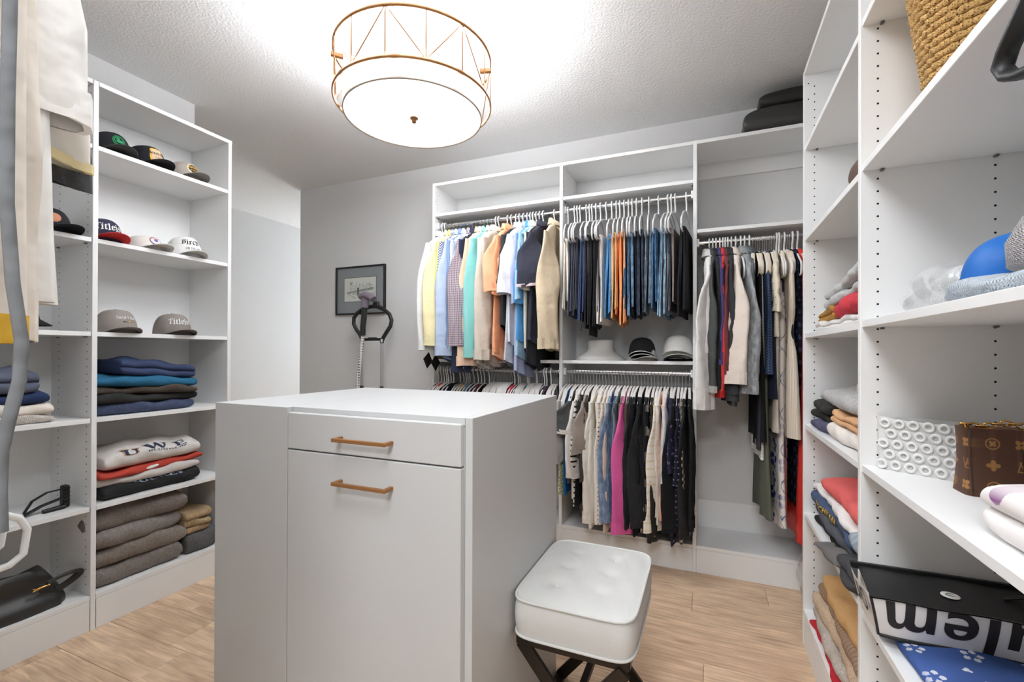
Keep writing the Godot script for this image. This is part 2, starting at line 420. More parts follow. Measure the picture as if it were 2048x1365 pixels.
func room() -> void:
	var W: Material = M.wall
	wallbox("wall_left", Vector3(-2.85, 0, -1.728), Vector3(-2.7297, CEIL, 0.17), W)
	wallbox("wall_back", Vector3(-3.31, 0, -3.13), Vector3(0.82, CEIL, -3.011), W)
	wallbox("wall_right", Vector3(0.6934, 0, -3.011), Vector3(0.82, CEIL, 0.17), W)
	wallbox("wall_front_1", Vector3(-2.85, 0, 0.17), Vector3(-0.62, CEIL, 0.29), W)
	# hallway behind the opening in the left wall, lit by an unseen window at its end
	wallbox("wall_hall_1", Vector3(-4.44, 0, -5.72), Vector3(-4.318, CEIL, 0.3), W)
	wallbox("wall_hall_2", Vector3(-3.31, 0, -5.72), Vector3(-3.19, CEIL, -3.13), W)
	wallbox("wall_hall_3", Vector3(-4.318, 0, 0.17), Vector3(-2.85, CEIL, 0.3), W)
	wallbox("wall_hall_4", Vector3(-4.318, 0, -5.72), Vector3(-3.31, 0.5, -5.6), W)
	wallbox("wall_hall_5", Vector3(-4.318, 2.3, -5.72), Vector3(-3.31, CEIL, -5.6), W)
	var wf := mb()
	for x in [-4.318, -3.84, -3.36]: bx(wf, Vector3(x, 0.5, -5.70), Vector3(x + 0.05, 2.3, -5.64))
	for y in [0.5, 2.25]: bx(wf, Vector3(-4.318, y, -5.69), Vector3(-3.31, y + 0.05, -5.65))
	struct("unseen_window_1", wf, M.board)
	# unseen room behind the camera, its wide opening chosen to let light in
	wallbox("wall_next_1", Vector3(-2.2, 0, 0.29), Vector3(-2.08, CEIL, 3.2), W)
	wallbox("wall_next_2", Vector3(1.6, 0, 0.29), Vector3(1.72, CEIL, 3.2), W)
	wallbox("wall_next_3", Vector3(-2.2, 0, 3.2), Vector3(1.72, CEIL, 3.32), W)
	wallbox("wall_next_4", Vector3(0.82, 0, 0.17), Vector3(1.72, CEIL, 0.29), W)
	wallbox("ceiling", Vector3(-4.44, CEIL, -5.72), Vector3(1.72, CEIL + 0.12, 3.32), M.ceiling)
	# floor: subfloor and planks one by one
	var fl := mb(); bx(fl, Vector3(-4.44, -0.14, -5.72), Vector3(1.72, -0.012, 3.32), 0.0)
	var floor_ := struct("floor", fl, mat("subfloor", Color(0.35, 0.27, 0.2), 0.9))
	var woods := []
	for i in 5:
		var m := mat("wood%d" % i, Color.WHITE, 0.5)
		m.albedo_texture = ImageTexture.create_from_image(_wood(3 + i * 7, [0.26, 0.36, 0.30, 0.20, 0.40][i]))
		woods.append(m)
	var k := RandomNumberGenerator.new(); k.seed = 21
	var pw := 0.183
	for r in 36:
		var z1 := 0.289 - r * pw
		var xm := 0.80 if z1 > -3.01 else -3.31
		var off := fposmod(r * 0.47 + 0.11, 1.22)
		if r == 8: off = fposmod(-1.99 + 2.85, 1.22)
		if r == 14: off = fposmod(-0.062 + 2.85, 1.22)
		if r == 15: off = fposmod(0.27 + 2.85, 1.22)
		var x := -2.85 + off - 3.66
		while x < xm:
			var a := maxf(x, -4.318); var b := minf(x + 1.22, xm)
			if b - a > 0.03: plank(floor_, a, b, z1 - pw, z1, woods[k.randi() % 5], k.randf())
			x += 1.22
	var nf := mb(); bx(nf, Vector3(-2.1, -0.012, 0.29), Vector3(1.6, 0.0, 3.2), 0.0)
	var nfo := obj("floor_next", nf, mat("nextfloor", Color(0.72, 0.60, 0.48), 0.6)); nfo.set_meta("kind", "structure")
	# two unseen ceiling fittings above and behind the camera, lighting island and shelving
	for q in UNSEEN_FITTINGS:
		var t := thing("unseen_ceiling_light", q[1], "ceiling light", Vector3(q[0].x, 2.54, q[0].y), 0.0)
		var fr := mb(); bx(fr, Vector3(-0.34, 0.0, -0.34), Vector3(0.34, 0.0725, 0.34), 0.004); obj("frame", fr, M.board, t)
		var df := mb(); bx(df, Vector3(-0.31, -0.010, -0.31), Vector3(0.31, -0.0005, 0.31), 0.004)
		var gm := mat("panel_glow", Color(1, 1, 1), 0.5); gm.emission_enabled = true; gm.emission = Color(1, 0.99, 0.98); gm.emission_energy_multiplier = 1.0
		obj("diffuser", df, gm, t)

func plank(parent: Node, a: float, b: float, z0: float, z1: float, m: Material, shift: float) -> void:
	var s := mb(); s.set_smooth_group(-1)
	var g := 0.0006
	var y := 0.0; var q := 0.0009
	var A := [Vector3(a + g, y - q, z0 + g), Vector3(b - g, y - q, z0 + g), Vector3(b - g, y - q, z1 - g), Vector3(a + g, y - q, z1 - g)]
	var B := [Vector3(a + g + q, y, z0 + g + q), Vector3(b - g - q, y, z0 + g + q), Vector3(b - g - q, y, z1 - g - q), Vector3(a + g + q, y, z1 - g - q)]
	var D := []
	for p in A: D.append(p + Vector3(0, -0.010, 0))
	var L := [[B[0], B[1], B[2], B[3]]]
	for i in 4:
		var j := (i + 1) % 4
		L.append([A[i], A[j], B[j], B[i]]); L.append([D[i], D[j], A[j], A[i]])
	for f in L:
		for ix in [0, 1, 2, 0, 2, 3]:
			var p: Vector3 = f[ix]
			s.set_uv(Vector2((p.x - a) / 1.22 * 0.92 + shift * 0.08, (p.z - z0) / (z1 - z0)))
			s.add_vertex(p)
	obj("plank", s, m, parent)

# a run of shelving. axis 0: boards along x, front faces +z; 1: along z, front faces +x; -1: along z, front faces -x
func uxf(side: int, front: float) -> Transform3D:
	if side == 0: return Transform3D(Basis(), Vector3(0, 0, front))
	if side == 1: return Transform3D(Basis(Vector3(0, 0, 1), Vector3(0, 1, 0), Vector3(1, 0, 0)), Vector3(front, 0, 0))
	return Transform3D(Basis(Vector3(0, 0, 1), Vector3(0, 1, 0), Vector3(-1, 0, 0)), Vector3(front, 0, 0))

func unit(called: String, label: String, side: int, front: float, panels: Array, bays: Array, tall := TOP) -> Node3D:
	var t := thing(called, label, "shelving unit")
	var X := uxf(side, front)
	var W: Material = M.board
	for p in panels:
		var s := mb(); bx(s, Vector3(p - PT / 2, 0, -DEEP), Vector3(p + PT / 2, tall, 0), 0.0012, X); obj("side_panel", s, W, t)
	for i in bays.size():
		var a: float = panels[i] + PT / 2; var b: float = panels[i + 1] - PT / 2
		var d: Dictionary = bays[i]
		var tp := mb(); bx(tp, Vector3(a, tall - PT, -DEEP), Vector3(b, tall, -0.0005), 0.001, X); obj("top_panel", tp, W, t)
		var cl := mb(); bx(cl, Vector3(a, tall - PT - 0.09, -DEEP), Vector3(b, tall - PT, -DEEP + 0.016), 0.001, X); obj("back_rail", cl, W, t)
		for y in d.shelves:
			var s := mb(); bx(s, Vector3(a + 0.0008, y - PT, -DEEP + 0.004), Vector3(b - 0.0008, y, -0.004), 0.001, X); obj("shelf", s, W, t)
			for px in [a + 0.004, b - 0.004]:
				for pz in [-0.045, -0.262]:
					var pins := mb(); cbox(pins, Vector3(px, y - PT - 0.003, pz), Vector3(0.012, 0.005, 0.008), 0.001, X)
					obj("shelf_pin", pins, mat("pin", Color(0.45, 0.45, 0.45), 0.3, 0.6), t)
		if d.has("back"):
			var bk := mb(); bx(bk, Vector3(a, 0.146, -DEEP), Vector3(b, tall - PT, -DEEP + 0.006), 0.0, X); obj("back_panel", bk, W, t)
		var bt := mb(); bx(bt, Vector3(a, 0.1465 - PT, -DEEP), Vector3(b, 0.1465, -0.001), 0.001, X); obj("bottom_shelf", bt, W, t)
		var kb := mb(); bx(kb, Vector3(a + 0.0005, 0, -0.018), Vector3(b - 0.0005, 0.1465 - PT - 0.0012, -0.0015), 0.001, X); obj("kick_board", kb, W, t)
		if d.has("cleat"):
			var ct := mb(); bx(ct, Vector3(a, 0.1465, -DEEP), Vector3(b, 0.1465 + d.cleat, -DEEP + 0.014), 0.001, X); obj("wall_cleat", ct, W, t)
		for r in d.get("rods", []):
			var z := RODZ - ZB
			var rd := mb(); tube(rd, [X * Vector3(a, r, z), X * Vector3(b, r, z)], 0.0125, 14, false, Vector2(1, 0.75), Vector3.UP)
			var ro := obj("hanging_rod", rd, M.chrome, t); ro.set_meta("label", "chrome oval hanging rod")
			for q in [[a, 1], [b, -1]]:
				var cp := mb(); bx(cp, Vector3(minf(q[0], q[0] + q[1] * 0.012), r - 0.02, z - 0.016), Vector3(maxf(q[0], q[0] + q[1] * 0.012), r + 0.022, z + 0.016), 0.002, X)
				obj("rod_cup", cp, M.cup, t)
	# rows of drilled shelf-pin holes, drawn as dark discs for the shade inside
	var mm := MultiMesh.new(); mm.transform_format = MultiMesh.TRANSFORM_3D
	var cy := CylinderMesh.new(); cy.top_radius = 0.0027; cy.bottom_radius = 0.0027; cy.height = 0.0006; cy.radial_segments = 8; cy.rings = 1
	mm.mesh = cy
	var X2 := []
	for i in panels.size():
		for sd in [-1, 1]:
			if (i == 0 and sd < 0) or (i == panels.size() - 1 and sd > 0): continue
			for z in [-0.037, -0.262]:
				for k in 66:
					var y := 0.19 + k * 0.032
					if y > tall - 0.03: continue
					X2.append(X * Transform3D(Basis(Vector3(0, 0, 1), PI / 2), Vector3(panels[i] + sd * (PT / 2 + 0.0001), y, z)))
			for y in [tall - 0.055, tall - 0.119]:
				X2.append(X * Transform3D(Basis(Vector3(0, 0, 1), PI / 2), Vector3(panels[i] + sd * (PT / 2 + 0.0001), y, -0.016)))
	mm.instance_count = X2.size()
	for i in X2.size(): mm.set_instance_transform(i, X2[i])
	var mi := MultiMeshInstance3D.new(); mi.name = "pin_holes"; mi.multimesh = mm; mi.material_override = M.hole_shade
	mi.set_meta("kind", "stuff"); t.add_child(mi, true)
	return t

const SHL := [2.066, 1.667, 1.267, 0.898, 0.523]
func shelving() -> void:
	unit("shelving_unit", "white left-wall shelving unit with caps and folded clothes", 1, XL, [-0.49, -1.1113, -1.7101], [{shelves = SHL, back = 1}, {shelves = SHL, back = 1}])
	unit("shelving_unit", "white back-wall shelving unit with chrome rods of hanging clothes", 0, ZB, [-1.7208, -0.8151, -0.0606, 0.6834], [
		{shelves = [2.132, 1.1405], rods = [2.055, 1.070], cleat = 0.16}, {shelves = [2.132, 1.1405], rods = [2.060, 1.071], cleat = 0.16}, {shelves = [1.857], rods = [1.790], cleat = 0.16}])
	unit("shelving_unit", "white right-wall shelving unit beside the camera with bags and folded knitwear", -1, XR, [-2.2019, -1.4510, -0.69, 0.15], [
		{shelves = [2.032, 1.661, 1.266, 0.898, 0.539], back = 1}, {shelves = [2.046, 1.672, 1.270, 0.899, 0.527], back = 1}, {shelves = [1.672, 1.27, 0.9], back = 1}])
	# the hanging unit on the front wall, left of the doorway
	var t := thing("shelving_unit", "white front-wall hanging unit at the left edge of the picture", "shelving unit")
	var q1 := mb(); bx(q1, Vector3(-1.56, 0, -0.16), Vector3(-1.54, TOP, 0.169)); obj("side_panel", q1, M.board, t)
	var q := mb(); bx(q, Vector3(-1.54, TOP - PT, -0.16), Vector3(-0.64, TOP, 0.169)); obj("top_panel", q, M.board, t)
	var q3 := mb(); bx(q3, Vector3(-0.66, 0, 0.0), Vector3(-0.641, TOP - PT, 0.169)); obj("side_panel", q3, M.board, t)
	var q2 := mb(); bx(q2, Vector3(-1.54, 0, -0.16), Vector3(-0.66, 0.1465, 0.169)); obj("kick_board", q2, M.board, t)
	for y in [2.055, 1.07]:
		var rd := mb(); tube(rd, [Vector3(-1.54, y, -0.11), Vector3(-0.66, y, -0.11)], 0.0125, 12); obj("hanging_rod", rd, M.chrome, t)

func lamp() -> void:
	var at := Vector3(-1.166, 0, -1.660)
	var t := thing("drum_ceiling_lamp", "white drum ceiling lamp in an open brass cage of bars and diagonals", "ceiling lamp", at)
	var R := 0.332; var r := 0.2915
	var yb := 2.252; var yt := 2.440
	for y in [yb, yt]:
		var s := mb(); lathe(s, [Vector2(R - 0.006, y - 0.006), Vector2(R + 0.001, y - 0.006), Vector2(R + 0.001, y + 0.006), Vector2(R - 0.006, y + 0.006), Vector2(R - 0.006, y - 0.006)], 72)
		obj("cage_ring", s, M.brass, t)
	for k in 14:
		# bar angles measured from the side that faces the camera
		var a := deg_to_rad(42.4 + 25.714 * k)
		var p := Vector3(sin(a), 0, cos(a)) * (R - 0.003)
		var a2 := a + TAU / 14.0
		var p2 := Vector3(sin(a2), 0, cos(a2)) * (R - 0.003)
		var s := mb(); tube(s, [p + Vector3(0, yb, 0), p + Vector3(0, yt, 0)], 0.0026, 6); obj("cage_bar", s, M.brass, t)
		var d := mb()
		if k % 2 == 0: tube(d, [p + Vector3(0, yb, 0), p2 + Vector3(0, yt, 0)], 0.0021, 6)
		else: tube(d, [p + Vector3(0, yt, 0), p2 + Vector3(0, yb, 0)], 0.0021, 6)
		obj("cage_diagonal", d, M.brass, t)
	for g in [-40.0, 105.0, 212.0]:
		var a := deg_to_rad(g)
		var s := mb(); cbox(s, Vector3.ZERO, Vector3(0.016, 0.016, 0.05), 0.001, Transform3D(Basis(Vector3.UP, a), Vector3(sin(a) * 0.312, 2.375, cos(a) * 0.312))); obj("cage_bracket", s, M.brass, t)
	var sm := mat("lamp_shade", Color(0.93, 0.92, 0.905), 0.9); sm.emission_enabled = true; sm.emission = Color(1, 0.975, 0.95); sm.emission_energy_multiplier = 0.22
	var sh := mb(); lathe(sh, [Vector2(r, 2.1965), Vector2(r, 2.447), Vector2(r - 0.003, 2.447), Vector2(r - 0.003, 2.1965)], 72); obj("lamp_shade", sh, sm, t)
	var ss := mb(); lathe(ss, [Vector2(r + 0.0012, 2.194), Vector2(r + 0.0012, 2.200), Vector2(r - 0.004, 2.200), Vector2(r - 0.004, 2.194), Vector2(r + 0.0012, 2.194)], 72); obj("shade_rim", ss, mat("rim", Color(0.72, 0.66, 0.60), 0.6), t)
	var dm := mat("lamp_diffuser", Color(0.95, 0.95, 0.95), 0.6); dm.emission_enabled = true; dm.emission = Color(1, 0.995, 0.985); dm.emission_energy_multiplier = 0.95
	var df := mb(); lathe(df, [Vector2(0.004, 2.201), Vector2(r - 0.005, 2.201), Vector2(r - 0.005, 2.198), Vector2(0.004, 2.198)], 72); obj("lamp_diffuser", df, dm, t)
	var kn := mb(); lathe(kn, [Vector2(0.001, 2.197), Vector2(0.017, 2.1965), Vector2(0.017, 2.192), Vector2(0.009, 2.190), Vector2(0.009, 2.178), Vector2(0.007, 2.175), Vector2(0.001, 2.175)], 20); obj("finial", kn, M.brass, t)
	var st := mb(); lathe(st, [Vector2(0.007, 2.20), Vector2(0.007, CEIL - 0.02)], 10); obj("stem", st, M.brass, t)
	var cn := mb(); lathe(cn, [Vector2(0.001, CEIL - 0.024), Vector2(0.058, CEIL - 0.022), Vector2(0.062, CEIL - 0.001)], 32); obj("canopy", cn, M.brass, t)
	for k in 3:
		var a := TAU * k / 3.0 + 0.5
		var sp := mb(); tube(sp, [Vector3(0, 2.43, 0), Vector3(sin(a) * (r - 0.003), 2.43, cos(a) * (r - 0.003))], 0.0022, 5); obj("spider_arm", sp, M.brass, t)
	var ho := mb(); lathe(ho, [Vector2(0.019, 2.45), Vector2(0.019, 2.50), Vector2(0.012, 2.51)], 14, Vector3(0.05, 0, 0.02)); obj("socket", ho, M.cup, t)
	var lc := Color(0.965, 0.985, 1.015)
	area("lamp_down_light", at + Vector3(0, 2.170, 0), Vector3(-90, 0, 0), Vector2(0.5, 0.5), 1.25, lc)
	area("lamp_up_light", at + Vector3(0, 2.462, 0), Vector3(90, 0, 0), Vector2(0.48, 0.48), 20.0, lc)
	for k in 8:
		var a := TAU * k / 8.0
		area("lamp_side_light", at + Vector3(sin(a) * 0.350, 2.322, cos(a) * 0.350), Vector3(-32.0, 180.0 + rad_to_deg(a), 0), Vector2(0.22, 0.22), 2.5, lc)

func island() -> void:
	var t := thing("cabinet_island", "white freestanding cabinet island with brass pulls in the middle of the closet", "cabinet island", Vector3(-0.96, 0, -1.31))
	var o := -Vector3(-0.96, 0, -1.31)
	var X := Transform3D(Basis(), o)
	var W: Material = mat("island", Color(0.80, 0.80, 0.795), 0.42)
	var y := 1.0256
	var x0 := -1.407; var x1 := -0.5155; var zf := -0.977; var zb := -1.648; var xm := -1.100
	var s := mb(); bx(s, Vector3(x0, 0, zb), Vector3(xm - 0.001, y, zf + 0.018), 0.0012, X); obj("body", s, W, t)
	var b := mb(); bx(b, Vector3(xm + 0.001, 0.09, zb + 0.02), Vector3(x1 - 0.021, y - 0.022, zf), 0.0012, X); obj("body", b, W, t)
	var p := mb(); bx(p, Vector3(x1 - 0.020, 0, zb), Vector3(x1, y, zf), 0.0012, X); obj("end_panel", p, W, t)
	var tp := mb(); bx(tp, Vector3(xm, y - 0.021, zb), Vector3(x1 - 0.0208, y - 0.0003, zf), 0.001, X); obj("top_panel", tp, W, t)
	var bk := mb(); bx(bk, Vector3(xm, 0, zb), Vector3(x1 - 0.021, y - 0.022, zb + 0.018), 0.001, X); obj("back_panel", bk, W, t)
	var kk := mb(); bx(kk, Vector3(xm, 0, zf - 0.06), Vector3(x1 - 0.021, 0.09, zf - 0.045), 0.001, X); obj("kick_board", kk, W, t)
	var dr := mb(); bx(dr, Vector3(xm + 0.002, 0.9095, zf), Vector3(x1 - 0.0215, 1.0115, zf + 0.019), 0.002, X); var drawer := obj("drawer", dr, W, t)
	var do := mb(); bx(do, Vector3(xm + 0.002, 0.095, zf), Vector3(x1 - 0.0215, 0.9055, zf + 0.019), 0.002, X); var door := obj("door", do, W, t)
	for q in [[drawer, 0.9525], [door, 0.8375]]:
		var h := mb()
		var hx0 := -0.905; var hx1 := -0.731; var hz := zf + 0.019
		cbox(h, Vector3((hx0 + hx1) / 2, q[1], hz + 0.030), Vector3(hx1 - hx0, 0.0095, 0.009), 0.001, X)
		for hx in [hx0 + 0.005, hx1 - 0.005]: cbox(h, Vector3(hx, q[1], hz + 0.0135), Vector3(0.010, 0.0095, 0.028), 0.001, X)
		var ho := obj("handle", h, M.brass, q[0]); ho.set_meta("label", "slim brass bar handle")

func stool() -> void:
	var t := thing("stool", "square stool with tufted light grey linen cushion on crossed dark metal legs", "stool", Vector3(-0.339, 0, -1.418))
	var f := cloth("dcdbd7", "fine").duplicate() as StandardMaterial3D
	f.normal_texture = T.knit; f.uv1_scale = Vector3.ONE / 0.022; f.normal_scale = 0.5
	var hx := 0.168; var hz := 0.226; var y0 := 0.392; var y1 := 0.492
	# cushion: rounded box, domed and tufted top
	var rows := []
	var N := 64
	var ringf := func(sx: float, sz: float, y: float) -> PackedVector3Array:
		var ring := PackedVector3Array()
		for j in N:
			var a := TAU * j / N
			var c := signf(cos(a)) * pow(absf(cos(a)), 0.26); var d := signf(sin(a)) * pow(absf(sin(a)), 0.26)
			ring.append(Vector3(c * sx, y, d * sz))
		return ring
	for i in 9:
		var v := i / 8.0
		var bulge := 0.006 * sin(v * PI)
		var ring: PackedVector3Array = ringf.call(hx + bulge, hz + bulge, lerpf(y0, y1, v))
		for j in N:
			ring[j].y += 0.0
		rows.append(ring)
	var tufts := []
	for u in [-0.065, 0.065]:
		for v in [-0.115, 0.0, 0.115]: tufts.append(Vector2(u, v))
	var top_rows := []
	for i in 41:
		var row := PackedVector3Array()
		for j in 31:
			var u := j / 15.0 - 1.0; var v := i / 20.0 - 1.0
			var mx := maxf(absf(u), absf(v))
			var q := mx / maxf(pow(pow(absf(u), 7.7) + pow(absf(v), 7.7), 1.0 / 7.7), 0.0001)
			var x := u * q * hx; var z := v * q * hz
			var h := 0.018 * (1.0 - pow(mx, 6.0)) * (1.0 - 0.5 * (u * u + v * v) * 0.5)
			for t2 in tufts:
				var dd: float = Vector2(x, z).distance_to(t2)
				h -= 0.009 * exp(-dd * dd / 0.00025) + 0.0035 * exp(-dd * dd / 0.0016)
			row.append(Vector3(x, y1 + h + 0.0016 * sin(x * 60.0) * sin(z * 45.0), z))
		top_rows.append(row)
	var s := mb(); grid(s, rows); grid(s, top_rows, false, 4); fan(s, rows[0], false, 2); var cu := obj("cushion", s, f, t)
	for yy in [y0, y1]:
		var path := []
		for j in N:
			var p: Vector3 = (rows[0] if yy == y0 else rows[8])[j]
			path.append(p * Vector3(1.012, 1, 1.009))
		var pp := mb(); tube(pp, path, 0.0042, 6, true); obj("piping", pp, f, cu)
	for q in tufts:
		var bt := mb(); lathe(bt, [Vector2(0.0005, 0.004), Vector2(0.004, 0.003), Vector2(0.006, 0.0)], 10, Vector3(q.x, y1 + 0.003, q.y)); obj("tuft_button", bt, f, cu)
	var dm := mat("bronze", Color(0.20, 0.175, 0.155), 0.38, 0.6)
	var fr := mb()
	for z in [-0.205, 0.205]: cbox(fr, Vector3(0, y0 - 0.016, z), Vector3(0.31, 0.026, 0.018), 0.001)
	for x in [-0.15, 0.15]: cbox(fr, Vector3(x, y0 - 0.016, 0), Vector3(0.018, 0.026, 0.41), 0.001)
	obj("seat_frame", fr, dm, t)
	for z in [-0.205, 0.205]:
		for sg in [-1.0, 1.0]:
			var lg := mb()
			var a := Vector3(sg * 0.145, y0 - 0.03, z + (0.009 if sg > 0 else -0.009)); var b := Vector3(-sg * 0.150, 0.012, z + (0.009 if sg > 0 else -0.009))
			var dirv := (b - a)
			var xf := Transform3D(Basis(Vector3(0, 0, 1), atan2(dirv.x, -dirv.y)), (a + b) / 2)
			cbox(lg, Vector3.ZERO, Vector3(0.036, dirv.length(), 0.014), 0.001, xf); obj("leg", lg, dm, t)
	for x in [-0.150, 0.150]:
		var fb := mb(); cbox(fb, Vector3(x, 0.008, 0), Vector3(0.034, 0.016, 0.44), 0.001); obj("foot_bar", fb, dm, t)
	var cr := mb(); cbox(cr, Vector3(0, 0.19, 0), Vector3(0.02, 0.02, 0.40), 0.001); obj("cross_bar", cr, dm, t)

func picture() -> void:
	var t := thing("framed_picture", "black framed pen sketch with grey mat on the back wall", "framed picture", Vector3(-2.629, 1.697, -3.011))
	var w := 0.508; var h := 0.398
	var fr := mb()
	for q in [[-w / 2, -h / 2, w / 2, -h / 2 + 0.011], [-w / 2, h / 2 - 0.011, w / 2, h / 2], [-w / 2, -h / 2 + 0.011, -w / 2 + 0.011, h / 2 - 0.011], [w / 2 - 0.011, -h / 2 + 0.011, w / 2, h / 2 - 0.011]]:
		bx(fr, Vector3(q[0], q[1], 0), Vector3(q[2], q[3], 0.024))
	obj("frame", fr, M.black, t)
	var mt := mb(); bx(mt, Vector3(-w / 2 + 0.01, -h / 2 + 0.01, 0.001), Vector3(w / 2 - 0.01, h / 2 - 0.01, 0.010), 0.0); obj("mat_board", mt, mat("matboard", Color(0.50, 0.53, 0.545), 0.8), t)
	var bd := mb(); bx(bd, Vector3(-0.172, -0.096, 0.008), Vector3(0.166, 0.109, 0.0112), 0.0); obj("inner_border", bd, M.black, t)
	var s := mb(); s.set_smooth_group(-1)
	var V := [Vector3(-0.167, -0.091, 0.0116), Vector3(0.161, -0.091, 0.0116), Vector3(0.161, 0.104, 0.0116), Vector3(-0.167, 0.104, 0.0116)]
	var U := [Vector2(0, 1), Vector2(1, 1), Vector2(1, 0), Vector2(0, 0)]
	for i in [0, 2, 1, 0, 3, 2]: s.set_uv(U[i]); s.add_vertex(V[i])
	var m := mat("sketch", Color.WHITE, 0.8); m.albedo_texture = ImageTexture.create_from_image(_sketch())
	obj("drawing", s, m, t)
	var g := mb(); bx(g, Vector3(-w / 2 + 0.01, -h / 2 + 0.01, 0.0125), Vector3(w / 2 - 0.01, h / 2 - 0.01, 0.0145), 0.0)
	var gm := mat("glass", Color(1, 1, 1, 0.06), 0.02); gm.transparency = BaseMaterial3D.TRANSPARENCY_ALPHA
	obj("glass", g, gm, t)

func _sketch() -> Image:
	var im := Image.create(256, 152, false, Image.FORMAT_RGB8)
	im.fill(Color(0.87, 0.88, 0.84))
	var k := RandomNumberGenerator.new(); k.seed = 5
	var ink := Color(0.20, 0.24, 0.25)
	var ln := func(a: Vector2, b: Vector2, wob: float) -> void:
		var n := int(a.distance_to(b)) + 1
		for i in n + 1:
			var p := a.lerp(b, float(i) / n) + Vector2(k.randf_range(-wob, wob), k.randf_range(-wob, wob))
			for dx in 2: im.set_pixel(clampi(int(p.x) + dx, 0, 255), clampi(int(p.y), 0, 151), ink)
	for i in 5: ln.call(Vector2(20, 92 + i * 2), Vector2(238, 66 + i * 3), 1.5)
	for i in 9: ln.call(Vector2(40 + k.randf() * 26, 20 + k.randf() * 34), Vector2(46 + k.randf() * 26, 20 + k.randf() * 34), 1.0)
	for i in 26:
		var a := Vector2(92 + k.randf() * 130, 42 + k.randf() * 32)
		ln.call(a, a + Vector2(k.randf_range(2, 22), k.randf_range(-5, 5)), 0.8)
	for x in [95, 122, 150, 178, 205]: ln.call(Vector2(x, 60), Vector2(x + 4, 30), 1.0)
	for y in 3: ln.call(Vector2(50, 55 + y * 12), Vector2(88, 52 + y * 12), 0.6)
	for x in [50, 88]: ln.call(Vector2(x, 52), Vector2(x, 84), 0.6)
	for i in 26: ln.call(Vector2(104 + k.randf() * 16, 64), Vector2(104 + k.randf() * 18, 112), 1.5)
	for i in 14:
		var a := Vector2(20 + k.randf() * 200, 100 + k.randf() * 34); ln.call(a, a + Vector2(24, -3), 1.2)
	for c in [Vector2(140, 82), Vector2(165, 80), Vector2(190, 77), Vector2(215, 74)]:
		for i in 24: ln.call(c + Vector2.from_angle(i * TAU / 24) * 8, c + Vector2.from_angle((i + 1) * TAU / 24) * 8, 0.6)
	return im

